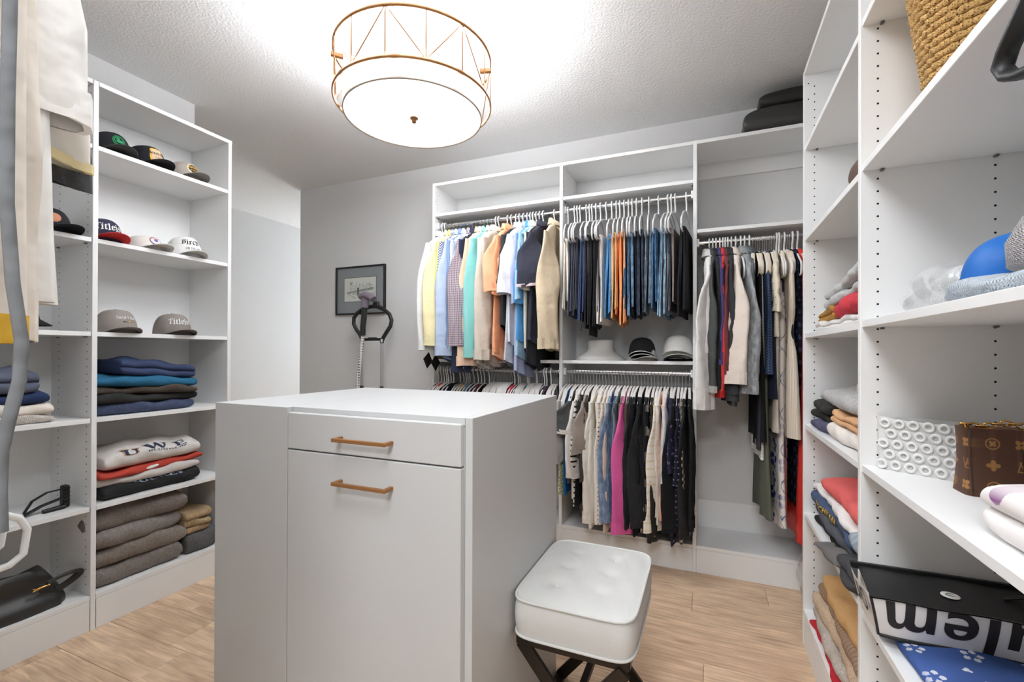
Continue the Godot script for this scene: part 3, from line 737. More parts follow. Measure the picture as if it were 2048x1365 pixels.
func steamer() -> void:
	var t := thing("garment_steamer", "upright garment steamer with black hanger loop and spotted hose behind the island", "garment steamer", Vector3(-2.385, 0, -2.86))
	var dk := mat("steamer_black", Color(0.12, 0.12, 0.125), 0.4)
	var al := mat("steamer_pole", Color(0.70, 0.70, 0.71), 0.35, 0.5)
	var bs := mb(); lathe(bs, [Vector2(0.02, 0.30), Vector2(0.12, 0.29), Vector2(0.155, 0.22), Vector2(0.16, 0.05), Vector2(0.15, 0.03), Vector2(0.0, 0.03)], 28); obj("water_tank", bs, mat("tank", Color(0.55, 0.55, 0.6), 0.3), t)
	for x in [-0.13, 0.13]:
		var wh := mb(); lathe(wh, [Vector2(0.03, 0.0), Vector2(0.03, 0.03)], 14, Vector3(x * 0.9, 0, 0), true); obj("foot", wh, dk, t)
	for x in [-0.103, 0.090]:
		var p := mb(); tube(p, [Vector3(x, 0.27, 0), Vector3(x, 1.275, 0)], 0.0105, 10); obj("pole", p, al, t)
		var cp := mb(); lathe(cp, [Vector2(0.0145, 0.90), Vector2(0.0145, 0.925)], 10, Vector3(x, 0, 0), true); obj("pole_clamp", cp, dk, t)
	# the loop: a flattened horseshoe widening above the poles
	var L := []
	for q in [[-0.103, 1.255], [-0.103, 1.29], [-0.122, 1.325], [-0.158, 1.365], [-0.185, 1.41], [-0.183, 1.455], [-0.150, 1.495], [-0.09, 1.525], [-0.02, 1.54], [0.04, 1.54], [0.105, 1.515], [0.160, 1.475], [0.180, 1.43], [0.170, 1.385], [0.135, 1.34], [0.105, 1.30], [0.090, 1.27], [0.090, 1.255]]:
		L.append(Vector3(q[0], q[1], 0))
	var lp := mb(); tube(lp, L, 0.017, 8, false, Vector2(0.75, 1.0), Vector3(0, 0, 1)); obj("hanger_loop", lp, dk, t)
	var br := mb(); cbox(br, Vector3(-0.005, 1.285, 0), Vector3(0.18, 0.020, 0.018), 0.003); cbox(br, Vector3(0.0, 1.297, 0), Vector3(0.08, 0.008, 0.012), 0.002); obj("cross_bar", br, dk, t)
	var lb := mb(); cbox(lb, Vector3(0.100, 1.275, 0.014), Vector3(0.016, 0.026, 0.004), 0.001); obj("label_plate", lb, M.cup, t)
	var hk := mb(); cbox(hk, Vector3(0.035, 1.56, 0.0), Vector3(0.05, 0.035, 0.03), 0.006); obj("head_cradle", hk, dk, t)
	var hd := mb()
	tube(hd, [Vector3(-0.055, 1.315, 0.045), Vector3(-0.050, 1.38, 0.05), Vector3(-0.040, 1.46, 0.05), Vector3(-0.034, 1.535, 0.05)], 0.0215, 12); obj("wand_grip", hd, dk, t)
	var hh := mb(); tube(hh, [Vector3(-0.036, 1.53, 0.05), Vector3(-0.030, 1.57, 0.052), Vector3(-0.018, 1.60, 0.055), Vector3(0.0, 1.615, 0.058)], 0.030, 12)
	tube(hh, [Vector3(-0.062, 1.612, 0.060), Vector3(-0.02, 1.622, 0.062), Vector3(0.035, 1.606, 0.060), Vector3(0.052, 1.588, 0.058)], 0.034, 12, false, Vector2(0.8, 1)); obj("steam_head", hh, mat("steam_head", Color(0.48, 0.44, 0.49), 0.5), t)
	var Hs := []
	for i in 24:
		var v := i / 23.0
		Hs.append(Vector3(-0.055 - 0.05 * v * v - 0.03 * sin(v * 2.4), 1.315 - v * 1.02, 0.045 + 0.02 * sin(v * 3.0)))
	var hm := printed("hose", img(48, func(u, v): return Color(0.12, 0.12, 0.12) if Vector2(fmod(u, 0.5) - 0.25, fmod(v, 0.5) - 0.25).length() < 0.12 else Color(0.85, 0.85, 0.84)), 0.040)
	var hs := mb(); tube(hs, Hs, 0.014, 10); obj("hose", hs, hm, t)

# ---------- hangers and hanging clothes ----------
var tube_hanger: Node3D
var wire_hanger: Node3D
var cream_hanger: Node3D
var used := {}

func hanger_path(w: float, top: float, low: float) -> Array:
	var L := []
	var q := [[0.0, top], [0.05, top - 0.009], [0.12, top - 0.032], [w - 0.03, top - 0.066], [w - 0.008, top - 0.080], [w, top - 0.098], [w - 0.004, low + 0.012], [w - 0.018, low + 0.002], [w - 0.04, low], [0.0, low + 0.004]]
	for p in q: L.append(Vector3(0, p[1], p[0]))
	for i in range(q.size() - 2, 0, -1): L.append(Vector3(0, q[i][1], -q[i][0]))
	return L

func make_hanger(called: String, hook_r: float, fr: float, hm: Material, fm: Material, flat: float, drop := 0.088, w := 0.208) -> Node3D:
	var t := thing(called, "", "hanger")
	var hk := []
	var R := 0.0145 + hook_r
	for i in 11:
		var a := deg_to_rad(200.0 - 20.0 * i)
		hk.append(Vector3(0, sin(a) * R, cos(a) * R))
	hk.append(Vector3(0, -0.022, R * 0.8)); hk.append(Vector3(0, -0.042, 0.003)); hk.append(Vector3(0, -0.060, 0)); hk.append(Vector3(0, -drop - 0.002, 0))
	var s := mb(); tube(s, hk, hook_r, 7); obj("hook", s, hm, t)
	var f := mb(); tube(f, hanger_path(w, -drop, -drop - 0.142), fr, 8, true, Vector2(1, flat), Vector3.RIGHT)
	obj("frame", f, fm, t)
	return t

func protos() -> void:
	tube_hanger = make_hanger("plastic_hanger", 0.0043, 0.0046, M.plastic, M.plastic, 1.0, 0.088, 0.198)
	wire_hanger = make_hanger("velvet_hanger", 0.0014, 0.0075, M.chrome, M.velvet, 0.33, 0.078, 0.180)
	cream_hanger = make_hanger("velvet_hanger", 0.0014, 0.0090, M.chrome, M.cream_velvet, 0.36, 0.075, 0.180)

func hang(kind: String, at: Vector3, yaw: float, label: String, group := "") -> Node3D:
	var p: Node3D = {"t": tube_hanger, "w": wire_hanger, "c": cream_hanger}[kind]
	var o := p
	if used.has(kind):
		o = p.duplicate(); o.name = p.name; add_child(o, true)
	used[kind] = true
	o.position = at; o.rotation.y = yaw
	tag(o, label, "hanger", group)
	return o

# a top on a hanger. Lengths are metres below the rod; o: L hem, sl sleeve end (0 none), sw/cw sleeve half widths, hs half shoulder,
# th half thickness, fl flare, so sideways offset of the sleeves, cuff/trim materials, collar, neck, strap (sleeveless straps)
func top(called: String, label: String, category: String, group: String, at: Vector3, yaw: float, m: Material, o: Dictionary, sd: int) -> Node3D:
	var t := thing(called, label, category, at, yaw, group)
	var k := RandomNumberGenerator.new(); k.seed = sd * 131 + 7
	var L: float = o.get("L", 0.8); var hs: float = o.get("hs", 0.208); var th: float = o.get("th", 0.014)
	var fl: float = o.get("fl", 0.02); var neck: float = o.get("neck", 0.078); var drop: float = o.get("drop", 0.092)
	var tail: float = o.get("tail", 0.0); var amp: float = o.get("amp", 0.010)
	var p1 := k.randf() * 6.0; var p2 := k.randf() * 6.0; var k1 := k.randf_range(26, 40); var k2 := k.randf_range(55, 85)
	var lean := k.randf_range(-0.012, 0.012)
	var nd := 20; var N := 36
	var fold := func(z: float, v: float) -> float:
		var A := 0.0015 + amp * v
		return A * (sin(z * k1 + p1 + v * 2.2) * 0.6 + sin(z * k2 + p2 - v * 3.0) * 0.4) + lean * v
	var rows := []
	var straps: bool = o.get("strap", false)
	for i in range(0 if not straps else 4, 6 + nd):
		var hw: float; var y: float; var ht: float; var v := 0.0
		if i < 6:
			var q := i / 5.0
			hw = lerpf(o.get("nw", 0.050), hs, q); y = -(neck + drop * pow(q, 1.35)); ht = lerpf(0.020, th, q)
			if straps: hw = lerpf(0.10, 0.13, q - 0.8); y = -(neck + 0.16)
			ht *= 0.4 if i == 0 else 1.0
		else:
			v = (i - 5.0) / nd
			y = -lerpf(neck + drop, L, v); hw = hs + 0.010 * minf(1, v * 4) + fl * v
			if straps: hw = lerpf(0.12, hs, minf(1, v * 5)) + fl * v; y = -lerpf(neck + 0.17, L, v)
			ht = th * (0.85 + 0.5 * v)
			if o.has("waist"): hw -= 0.035 * exp(-pow((-y - o.waist) / 0.07, 2.0))
		var ring := PackedVector3Array()
		for j in N:
			var a := TAU * j / N
			var cz := signf(cos(a)) * pow(absf(cos(a)), 0.8); var sx := signf(sin(a)) * pow(absf(sin(a)), 0.6)
			var z := hw * cz
			var yy := y + (tail * v * v * cz * cz if tail > 0 else 0.0)
			ring.append(Vector3(ht * sx * (1.0 + 0.25 * sin(z * k2 * 0.7 + p1)) + fold.call(z, v), yy, z))
		rows.append(ring)
	var s := mb(); grid(s, rows); obj("body", s, m, t)
	if straps:
		for sg in [-1.0, 1.0]:
			var st := mb(); tube(st, [Vector3(0, -neck - 0.185, sg * 0.085), Vector3(0.004, -neck - 0.09, sg * 0.085), Vector3(0, -neck - 0.035, sg * 0.082)], 0.006, 5, false, Vector2(1, 0.3), Vector3(0, 0, 1)); obj("strap", st, m, t)
	if o.has("hem"):
		var hb := mb(); var hr := []
		for q in [-1, 0]:
			var base: PackedVector3Array = rows[rows.size() - 1]
			var ring := PackedVector3Array()
			for p in base: ring.append(Vector3(p.x * 1.03, p.y + (0.03 if q < 0 else -0.001), p.z * 1.008))
			hr.append(ring)
		grid(hb, hr); obj("hem_band", hb, o.hem, t)
	# sleeves
	var sl: float = o.get("sl", 0.0)
	if sl > 0.0:
		var sw: float = o.get("sw", 0.070); var cw: float = o.get("cw", 0.050); var so: float = o.get("so", 0.010)
		var short := sl < 0.655
		for sg in [1.0, -1.0]:
			var R := []
			var ns := 8 if short else 18; var n := 16
			var ph := k.randf() * 6.0
			var send := sl + k.randf_range(-0.006, 0.006) + (0.0 if sg > 0 else k.randf_range(-0.03, 0.0))
			var kick := k.randf_range(-0.012, 0.012)
			var face := 1.0 if at.x < 0.02 else -1.0
			var tw: float = deg_to_rad(o.get("tw", k.randf_range(5.0, 22.0))) * (1.0 if sg > 0 else 0.3)
			var zo: float = o.get("zo", 0.0) * (1.0 if sg > 0 else 0.3)
			for i in ns + 1:
				var v := float(i) / ns
				var y := -lerpf(neck + drop - 0.012, send, v)
				var w: float = lerpf(sw, cw, v) * (0.45 + 0.55 * smoothstep(0.0, 0.16 if not short else 0.4, v)) * (1.0 + 0.05 * sin(v * 9.0 + ph))
				var outer := hs + 0.014 + (0.022 if not short else 0.050) * sin(minf(v * 1.1, 1.0) * PI * (0.62 if not short else 0.5))
				var hx := lerpf(0.012, o.get("cx", 0.020), v) * (1.0 + 0.15 * sin(v * 7.0 + ph))
				var ring := PackedVector3Array()
				for j in n:
					var a := TAU * j / n
					var t2 := tw * smoothstep(0.0, 0.45, v)
					var le := w * cos(a); var lh: float = hx * signf(sin(a)) * pow(absf(sin(a)), 0.75) + 0.0035 * sin(le * 95.0 + v * 11.0 + ph) * (0.3 + v) + 0.002 * sin(le * 30.0 - v * 30.0 + ph)
					var z: float = (outer - w * lerpf(1.0, cos(t2), 0.8)) * sg + le * cos(t2) + lh * sin(t2) + zo * smoothstep(0.0, 0.25, v) * sg
					var x: float = (-le * sin(t2) + lh * cos(t2)) * face + so * smoothstep(0.0, 0.3, v) + kick * sin(v * PI) - face * 0.4 * w * sin(t2) * 0.0
					ring.append(Vector3(x, y + 0.006 * sin(a * 2 + ph) * v * (1.0 if short else 0.3), z))
				R.append(ring)
			var ss := mb(); grid(ss, R); fan(ss, R[0], false, 3)
			var slo := obj("sleeve", ss, m, t)
			if o.has("cuff") or not short:
				var cm: Material = o.get("cuff", m)
				var cs := mb(); var C := []
				var base: PackedVector3Array = R[ns]
				var cen := Vector3.ZERO
				for p in base: cen += p
				cen /= base.size()
				var ch: float = o.get("ch", 0.058 if not short else 0.012)
				for q in [[0.0, 1.01], [0.0, 1.05], [1.0, 1.05], [1.0, 0.93]]:
					var ring := PackedVector3Array()
					for p in base: ring.append(Vector3(cen.x + (p.x - cen.x) * q[1] + (0.0015 * signf(p.x - cen.x)), p.y + 0.003 + ch * (1.0 - q[0]) - 0.004 * q[0], cen.z + (p.z - cen.z) * q[1]))
					C.append(ring)
				grid(cs, C, true, -1); obj("cuff", cs, cm, slo)
				if o.get("button", false) and sg > 0:
					var bt := mb(); lathe(bt, [Vector2(0.0005, 0.003), Vector2(0.005, 0.002), Vector2(0.005, 0.0)], 8)
					var bo := obj("button", bt, M.white_thread, slo); bo.position = Vector3(cen.x + (0.022 if at.x < 0 else -0.022), cen.y + ch * 0.5, cen.z + 0.01); bo.rotation.z = -PI / 2 if at.x < 0 else PI / 2
	if o.get("collar", true):
		var C := []
		for q in [[1.0, -0.010], [0.95, 0.032], [1.12, 0.034], [1.38, 0.002], [1.34, -0.004]]:
			var ring := PackedVector3Array()
			for j in 20:
				var a := TAU * j / 20
				ring.append(Vector3(sin(a) * 0.030 * q[0], -neck + q[1] * (1.0 - 0.25 * sin(a)) - 0.008 * (1.0 if sin(a) > 0 else 0.0), cos(a) * 0.058 * q[0]))
			C.append(ring)
		var cs := mb(); grid(cs, C); obj("collar", cs, o.get("collar_mat", m), t)
	return t

# trousers folded over the hanger bar: two legs, one inside the other
func trousers_on(called: String, label: String, category: String, group: String, at: Vector3, yaw: float, m: Material, L1: float, L2: float, zw: float, sd: int, thick := 1.0) -> Node3D:
	var t := thing(called, label, category, at, yaw, group)
	var k := RandomNumberGenerator.new(); k.seed = sd * 77 + 3
	for leg in 2:
		var r := (0.0045 + 0.0048 * leg) * thick; var th := 0.0040 * thick
		var l1 := L1 - 0.006 * leg * k.randf(); var l2 := L2 - 0.02 * leg * k.randf()
		var p1 := k.randf() * 6; var p2 := k.randf() * 6; var kz := k.randf_range(14, 26)
		var yb := -0.217 + leg * 0.004
		var cen := []
		for i in 9: cen.append([-1.0, lerpf(-l1, yb, i / 8.0), 0.0])
		for i in range(1, 6): cen.append([-cos(PI * i / 6.0), yb, sin(PI * i / 6.0)])
		for i in 9: cen.append([1.0, lerpf(yb, -l2, i / 8.0), 0.0])
		var rows := []
		for zi in 13:
			var v := zi / 12.0 * 2.0 - 1.0
			var ring := PackedVector3Array(); var inner := PackedVector3Array()
			var pts := []
			for c in cen:
				var d: float = clampf((yb - c[1]) / maxf(L1, L2), 0, 1)
				var z: float = v * zw * (0.88 + 0.16 * d + 0.03 * sin(d * 8.0 + p1)) + 0.01 * sin(d * 4 + p2)
				var wav := 0.007 * d * sin(z * kz + p1 + c[1] * 5.0) + 0.004 * d * sin(z * kz * 2.3 + p2 + c[1] * 9.0)
				pts.append(Vector3(c[0] * (r + 0.006 * d * thick) + wav, c[1] + c[2] * r, z))
			for i in pts.size():
				var a: Vector3 = pts[maxi(i - 1, 0)]; var b: Vector3 = pts[mini(i + 1, pts.size() - 1)]
				var tn := (b - a); tn.z = 0; tn = tn.normalized()
				var nn := Vector3(-tn.y, tn.x, 0) * th * (0.75 + 0.25 * (1.0 - v * v))
				ring.append(pts[i] + nn); inner.append(pts[i] - nn)
			inner.reverse()
			ring.append_array(inner)
			rows.append(ring)
		var s := mb(); grid(s, rows)
		for e in [0, 12]:
			s.set_smooth_group(-1)
			var rg: PackedVector3Array = rows[e]; var n := rg.size()
			for i in n / 2 - 1:
				if e == 0: quad(s, rg[i], rg[i + 1], rg[n - 2 - i], rg[n - 1 - i])
				else: quad(s, rg[i], rg[n - 1 - i], rg[n - 2 - i], rg[i + 1])
		obj("trouser_leg", s, m, t)
	return t

const G1 := "white plastic hangers on the upper left rod"
func shirts() -> void:
	var y := 2.055
	# hook x, hanger, cloth, hem, sleeve end, look, extra
	var D := [
		[-1.675, "t", cloth("ecebe6"), 0.80, 0.85, "white dress shirt with dark cuff trim, leftmost on the upper rod", {tw = 40.0, zo = 0.03, sw = 0.075, cuff = M.white_thread}],
		[-1.652, "t", cloth("ebe4ea"), 0.84, 0.80, "pale lilac shirt beside the white dress shirt", {}],
		[-1.612, "w", cloth("efe3b4"), 0.78, 0.825, "butter yellow shirt with buttoned cuff", {tw = 50.0, zo = 0.045, sw = 0.085, cw = 0.058}],
		[-1.582, "w", cloth("e6cf86"), 0.92, 0.80, "golden yellow shirt behind the butter yellow one", {}],
		[-1.556, "w", M.check_navy, 0.88, 0.82, "navy and white checked shirt next to the golden shirt", {}],
		[-1.533, "w", cloth("bccbe4"), 0.86, 0.89, "light blue oxford shirt with a rounded cuff", {tw = 48.0, zo = 0.035, sw = 0.085, cw = 0.065}],
		[-1.503, "w", cloth("8195b5"), 0.95, 0.84, "slate blue shirt behind the light blue oxford", {}],
		[-1.476, "w", cloth("cdd8ea"), 0.9, 0.80, "very pale blue shirt left of the mauve checked shirt", {}],
		[-1.442, "w", M.check_mauve, 0.80, 0.83, "mauve and white checked shirt with one cuff button", {tw = 55.0, zo = 0.05, sw = 0.085, cw = 0.062, so = 0.02, button = true}],
		[-1.415, "w", cloth("333849"), 0.86, 0.985, "dark navy shirt whose long cuff hangs lowest", {tw = 45.0, zo = 0.01, cw = 0.06, button = true}],
		[-1.378, "w", cloth("f0cdb0"), 0.90, 0.945, "peach shirt with a wide cuff", {tw = 50.0, zo = 0.015, cw = 0.066}],
		[-1.356, "w", cloth("e9ddcf"), 0.93, 0.86, "ivory shirt between the peach and aqua shirts", {}],
		[-1.328, "w", cloth("8fcfc9"), 0.86, 0.89, "aqua green shirt right of the peach group", {tw = 35.0, zo = 0.03, sw = 0.075}],
		[-1.299, "w", cloth("e6e3da"), 0.98, 0.86, "off-white shirt right of the aqua shirt", {}],
		[-1.270, "t", cloth("d9cdbd"), 0.90, 0.905, "beige linen shirt with turned cuff", {tw = 35.0, zo = 0.03, sw = 0.075}],
		[-1.250, "t", cloth("cfc6b8"), 0.96, 0.82, "greyish beige shirt behind the orange polo", {}],
		[-1.187, "t", cloth("f0b48c"), 0.93, 0.50, "light orange short sleeved polo", {tw = 45.0, zo = 0.03, sw = 0.085, cw = 0.075}],
		[-1.160, "t", cloth("e59872"), 0.91, 0.52, "deeper orange short sleeved shirt", {sw = 0.08, cw = 0.07}],
		[-1.128, "t", cloth("34373a"), 0.75, 0.45, "black tee between the orange and grey tees", {collar = false}],
		[-1.105, "t", cloth("cfd1da"), 0.96, 0.48, "pale grey lavender tee", {sw = 0.08, cw = 0.07}],
		[-1.077, "t", cloth("e9e9ea"), 0.85, 0.525, "white short sleeved polo", {tw = 40.0, zo = 0.03, sw = 0.085, cw = 0.075}],
		[-1.050, "t", cloth("a9b0cf"), 1.02, 0.58, "lavender blue long tee with small navy tag", {sw = 0.07, cw = 0.06, button = false}],
		[-1.030, "t", cloth("4d8fc4"), 0.84, 0.58, "bright blue short sleeved shirt", {sw = 0.08, cw = 0.07}],
		[-1.011, "t", cloth("a3c6df"), 0.93, 0.55, "sky blue tee right of the bright blue shirt", {sw = 0.07, cw = 0.06}],
		[-0.990, "t", cloth("cbc7bb"), 0.89, 0.50, "grey beige tee left of the navy polo", {sw = 0.07, cw = 0.06}],
		[-0.968, "t", cloth("2f3134"), 0.97, 0.46, "black tee behind the navy polo", {collar = false}],
		[-0.945, "t", cloth("3c3d49"), 0.84, 0.485, "dark navy polo with white striped sleeve and hem trim", {tw = 50.0, zo = 0.035, sw = 0.095, cw = 0.085, cuff = cloth("d8c9c9"), hem = cloth("3c3d49"), so = 0.018}],
		[-0.872, "t", cloth("dcc9ab"), 0.86, 0.845, "tan linen shirt at the right end of the upper left rod", {tw = 45.0, zo = 0.035, sw = 0.085, cw = 0.064, so = 0.022, th = 0.018}],
	]
	var i := 0
	for d in D:
		i += 1
		var o: Dictionary = {L = d[3], sl = d[4], tail = 0.05, so = 0.011}
		o.merge(d[6], true)
		var yaw := deg_to_rad(sin(i * 2.3) * 3.0)
		var at := Vector3(d[0], y, RODZ)
		hang(d[1], at, yaw, ("white plastic hanger" if d[1] == "t" else "slim wire-hook hanger") + " holding the " + short(d[5]), G1 if d[1] == "t" else "wire-hook hangers on the upper left rod")
		top("shirt", d[5], "shirt", "shirts on the upper left rod", at + Vector3(0, -0.004, 0), yaw, d[2], o, i)
	# black hang tags on the white shirt's cuff
	for q in [[-1.642, 1.135, 0.6], [-1.585, 1.120, 0.785]]:
		var s := mb(); cbox(s, Vector3.ZERO, Vector3(0.003, 0.075, 0.075), 0.0005, Transform3D(Basis(Vector3(1, 0, 0), q[2]), Vector3.ZERO))
		var o := obj("hang_tag", s, M.black); o.position = Vector3(q[0], q[1], -2.50)
		tag(o, "square black hang tag dangling below the %s shirt cuffs" % ("white" if q[0] < -1.6 else "yellow"), "tag")

func nth(n: int) -> String:
	var A := ["first", "second", "third", "fourth", "fifth", "sixth", "seventh", "eighth", "ninth", "tenth", "eleventh", "twelfth", "thirteenth", "fourteenth", "fifteenth", "sixteenth", "seventeenth", "eighteenth", "nineteenth", "twentieth"]
	if n <= 20: return A[n - 1]
	if n == 30: return "thirtieth"
	return ("twenty-" if n < 30 else "thirty-") + A[n % 10 - 1]

func short(s: String) -> String:
	var a := s.split(" ")
	return " ".join(a.slice(0, mini(6, a.size()))).trim_suffix(",")

func trousers() -> void:
	var y := 2.060
	var D := [
		[-0.785, cloth("e2dacd"), 0.62, "cream trousers at the left end of the trouser rod", 0.14],
		[-0.744, cloth("474b58"), 0.66, "slate grey trousers right of the cream pair", 0.15],
		[-0.727, cloth("4c4a50"), 0.64, "charcoal trousers, second dark pair from the left", 0.15],
		[-0.709, cloth("3d4048"), 0.66, "charcoal trousers beside the navy pair", 0.15],
		[-0.671, cloth("3b4767"), 0.69, "navy blue trousers with gathered hem and drawstring", 0.17],
		[-0.652, cloth("47464a"), 0.73, "dark grey trousers right of the navy pair", 0.15],
		[-0.636, cloth("25262a"), 0.73, "black trousers in the middle of the dark group", 0.16],
		[-0.613, cloth("1f2022"), 0.775, "black trousers hanging lowest on the trouser rod", 0.18],
		[-0.585, cloth("4a4448"), 0.68, "dark plum grey trousers left of the white pair", 0.15],
		[-0.550, cloth("e4dfd8"), 0.71, "off-white trousers with light stitching", 0.15],
		[-0.518, cloth("4f86b8"), 0.68, "bright blue trousers between the white and tan pairs", 0.15],
		[-0.492, cloth("d9a877"), 0.68, "tan orange trousers right of the blue pair", 0.16],
		[-0.472, cloth("cf7040"), 0.66, "rust orange trousers between two lighter orange pairs", 0.15],
		[-0.447, cloth("e89a66"), 0.72, "soft orange trousers with frayed end", 0.17],
		[-0.422, cloth("4c6a86", "denim"), 0.68, "mid blue jeans right of the orange trousers", 0.16],
		[-0.401, cloth("7ea1bf", "denim"), 0.67, "light blue stitched jeans beside the mid blue pair", 0.16],
		[-0.377, cloth("2a2d33", "denim"), 0.67, "black jeans between two blue pairs", 0.15],
		[-0.346, cloth("434c5c", "denim"), 0.67, "dark indigo jeans right of the black pair", 0.16],
		[-0.308, cloth("83939e", "denim"), 0.65, "faded grey blue jeans", 0.15],
		[-0.254, cloth("4d7499", "denim"), 0.64, "blue jeans with wide turned hem", 0.17],
		[-0.203, cloth("93b1c6", "denim"), 0.68, "pale blue jeans with turned hem", 0.17],
		[-0.185, cloth("3f4a57", "denim"), 0.67, "dark blue jeans behind the pale pair", 0.15],
		[-0.164, cloth("7c736f"), 0.65, "taupe trousers, second from the right end", 0.15],
		[-0.106, cloth("232325"), 0.68, "black trousers at the right end of the trouser rod", 0.16],
	]
	var i := 0
	for d in D:
		i += 1
		var yaw := deg_to_rad([9, 5, 5, 3, 4, 6, 3, 6, 3, -5, 3, 5, 6, 6, 6, 4, 5, 4, 5, -3, -6, -5, -7, -5][i - 1])
		var at := Vector3(d[0], y, RODZ)
		hang("t", at, yaw, "white plastic hanger holding the " + short(d[3]), "white plastic hangers on the trouser rod")
		trousers_on("trousers", d[3], "trousers", "trousers folded over hangers", at, yaw, d[1], d[2], d[2] - 0.03 - 0.02 * sin(i * 1.7), d[4], i, 1.25 if i > 17 else 1.05)
	# drawstring ends of the navy pair
	for q in [0.0, 0.035]:
		var s := mb(); tube(s, [Vector3(-0.655 + q, 1.41, -2.56), Vector3(-0.652 + q, 1.36, -2.55), Vector3(-0.656 + q, 1.31 + q, -2.55)], 0.003, 5)
		tag(obj("drawstring", s, M.black), "black drawstring end hanging below the navy trousers, %s one" % ("longer" if q == 0.0 else "shorter"), "cord")

func jackets() -> void:
	var y := 1.790
	var D := [
		[0.011, "t", cloth("e6e3df"), 0.60, 0.885, "jacket", "white jacket at the left end of the right rod", {tw = 40.0, zo = 0.03, sw = 0.09, cw = 0.062, th = 0.022, so = -0.02, ch = 0.10}],
		[0.029, "t", cloth("4d4e4e"), 0.66, 0.80, "jacket", "dark grey zip jacket next to the white jacket", {tw = 35.0, zo = 0.015, sw = 0.085, cw = 0.06, so = -0.012, cuff = cloth("b9b7b3", "knit"), ch = 0.03}],
		[0.044, "t", cloth("2c2c2e"), 0.72, 0.78, "jacket", "black fleece jacket behind the dark grey one", {}],
		[0.063, "t", cloth("46416f"), 0.68, 0.66, "sweater", "indigo purple pullover left of the red one", {so = -0.008}],
		[0.079, "t", cloth("c8413c"), 0.66, 0.82, "sweater", "bright red pullover with a thin white sleeve stripe", {so = -0.012, cuff = cloth("b02c2a"), ch = 0.03}],
		[0.090, "t", cloth("6d3a3d"), 0.72, 0.70, "sweater", "dark maroon pullover right of the red one", {}],
		[0.102, "t", cloth("37373a"), 0.74, 0.80, "jacket", "charcoal cardigan left of the cream denim jacket", {tw = 35.0, zo = 0.01, cw = 0.06}],
		[0.120, "t", cloth("3a3a3b"), 0.86, 0.84, "jacket", "long charcoal cardigan with wide cuffs", {cw = 0.075}],
		[0.140, "t", cloth("e0d3c6"), 0.62, 0.755, "jacket", "cream denim jacket with round cuff button", {tw = 50.0, zo = 0.045, sw = 0.095, cw = 0.068, th = 0.022, so = -0.022, button = true}],
		[0.182, "t", cloth("aeb2b1", "denim"), 0.60, 0.79, "jacket", "light grey denim jacket with stitched cuff", {tw = 45.0, zo = 0.035, sw = 0.09, cw = 0.070, th = 0.022, so = -0.020}],
		[0.206, "t", cloth("7d868a", "denim"), 0.64, 0.72, "jacket", "grey denim jacket right of the light grey one", {sw = 0.075, th = 0.018}],
	]
	var i := 100
	for d in D:
		i += 1
		var yaw := deg_to_rad(sin(i * 1.9) * 3.0)
		var at := Vector3(d[0], y, RODZ)
		var o: Dictionary = {L = d[3], sl = d[4], so = -0.008, th = 0.013}
		o.merge(d[7], true)
		hang(d[1], at, yaw, "white plastic hanger holding the " + short(d[6]), "white plastic hangers on the right rod")
		top(d[5], d[6], d[5], "jackets and pullovers on the right rod", at + Vector3(0, -0.004, 0), yaw, d[2], o, i)
	# the white stripe on the red sleeve
	var E := [
		[0.164, "t", "", null, {}], [0.222, "c", "", null, {}],
		[0.233, "c", "black long tunic with straight hem", cloth("1d1d1f"), {L = 1.03, hs = 0.17, fl = 0.05, collar = false}],
		[0.244, "c", "white openwork lace dress hanging at the back", M.lace_white, {L = 1.12, hs = 0.15, fl = 0.04, collar = false, zo = -0.03}],
		[0.254, "c", "charcoal slip dress beside the lace one", cloth("35363c"), {L = 1.07, hs = 0.16, fl = 0.05, collar = false}],
		[0.266, "c", "olive green long skirt dress", cloth("5c5f52", "silk"), {L = 1.40, hs = 0.13, fl = 0.11, collar = false, strap = true, amp = 0.016}],
		[0.276, "c", "", null, {}],
		[0.286, "c", "navy eyelet knit tunic with open sides", M.eyelet_navy, {L = 0.70, hs = 0.175, fl = 0.07, collar = false, th = 0.018}],
		[0.297, "c", "dark navy camisole dress behind the eyelet tunic", cloth("272c3c"), {L = 0.82, hs = 0.15, fl = 0.06, collar = false}],
		[0.308, "c", "oatmeal speckled knit dress", cloth("e3d6c6", "knit"), {L = 0.98, hs = 0.15, fl = 0.07, collar = false}],
		[0.320, "c", "cream eyelet blouse with flared short sleeve", M.lace_cream, {L = 0.52, sl = 0.40, sw = 0.075, cw = 0.095, hs = 0.18, collar = false, so = 0.0}],
		[0.331, "t", "white strap dress with blue floral print", M.floral_blue, {L = 1.43, hs = 0.155, fl = 0.07, strap = true, collar = false, th = 0.02, amp = 0.008}],
		[0.342, "t", "", null, {}],
		[0.352, "c", "deep plum slip dress right of the floral dress", cloth("3b2f42"), {L = 1.10, hs = 0.14, fl = 0.05, strap = true, collar = false}],
		[0.366, "t", "cream ribbed knit dress with fitted waist", M.rib_cream, {L = 1.00, hs = 0.19, fl = 0.06, waist = 0.50, collar = false, th = 0.020}],
		[0.378, "c", "", null, {}],
		[0.388, "c", "dark navy denim pinafore dress", cloth("2b2f3d", "denim"), {L = 0.95, hs = 0.17, fl = 0.04, collar = false}],
		[0.402, "t", "long navy lace dress", M.lace_navy, {L = 1.34, hs = 0.17, fl = 0.06, collar = false, th = 0.018}],
		[0.424, "t", "long bright red dress at the right end of the rod", cloth("cf3a31", "silk"), {L = 1.49, hs = 0.17, fl = 0.10, collar = false, th = 0.028, amp = 0.012}],
	]
	var bare := {"t": 0, "c": 0}
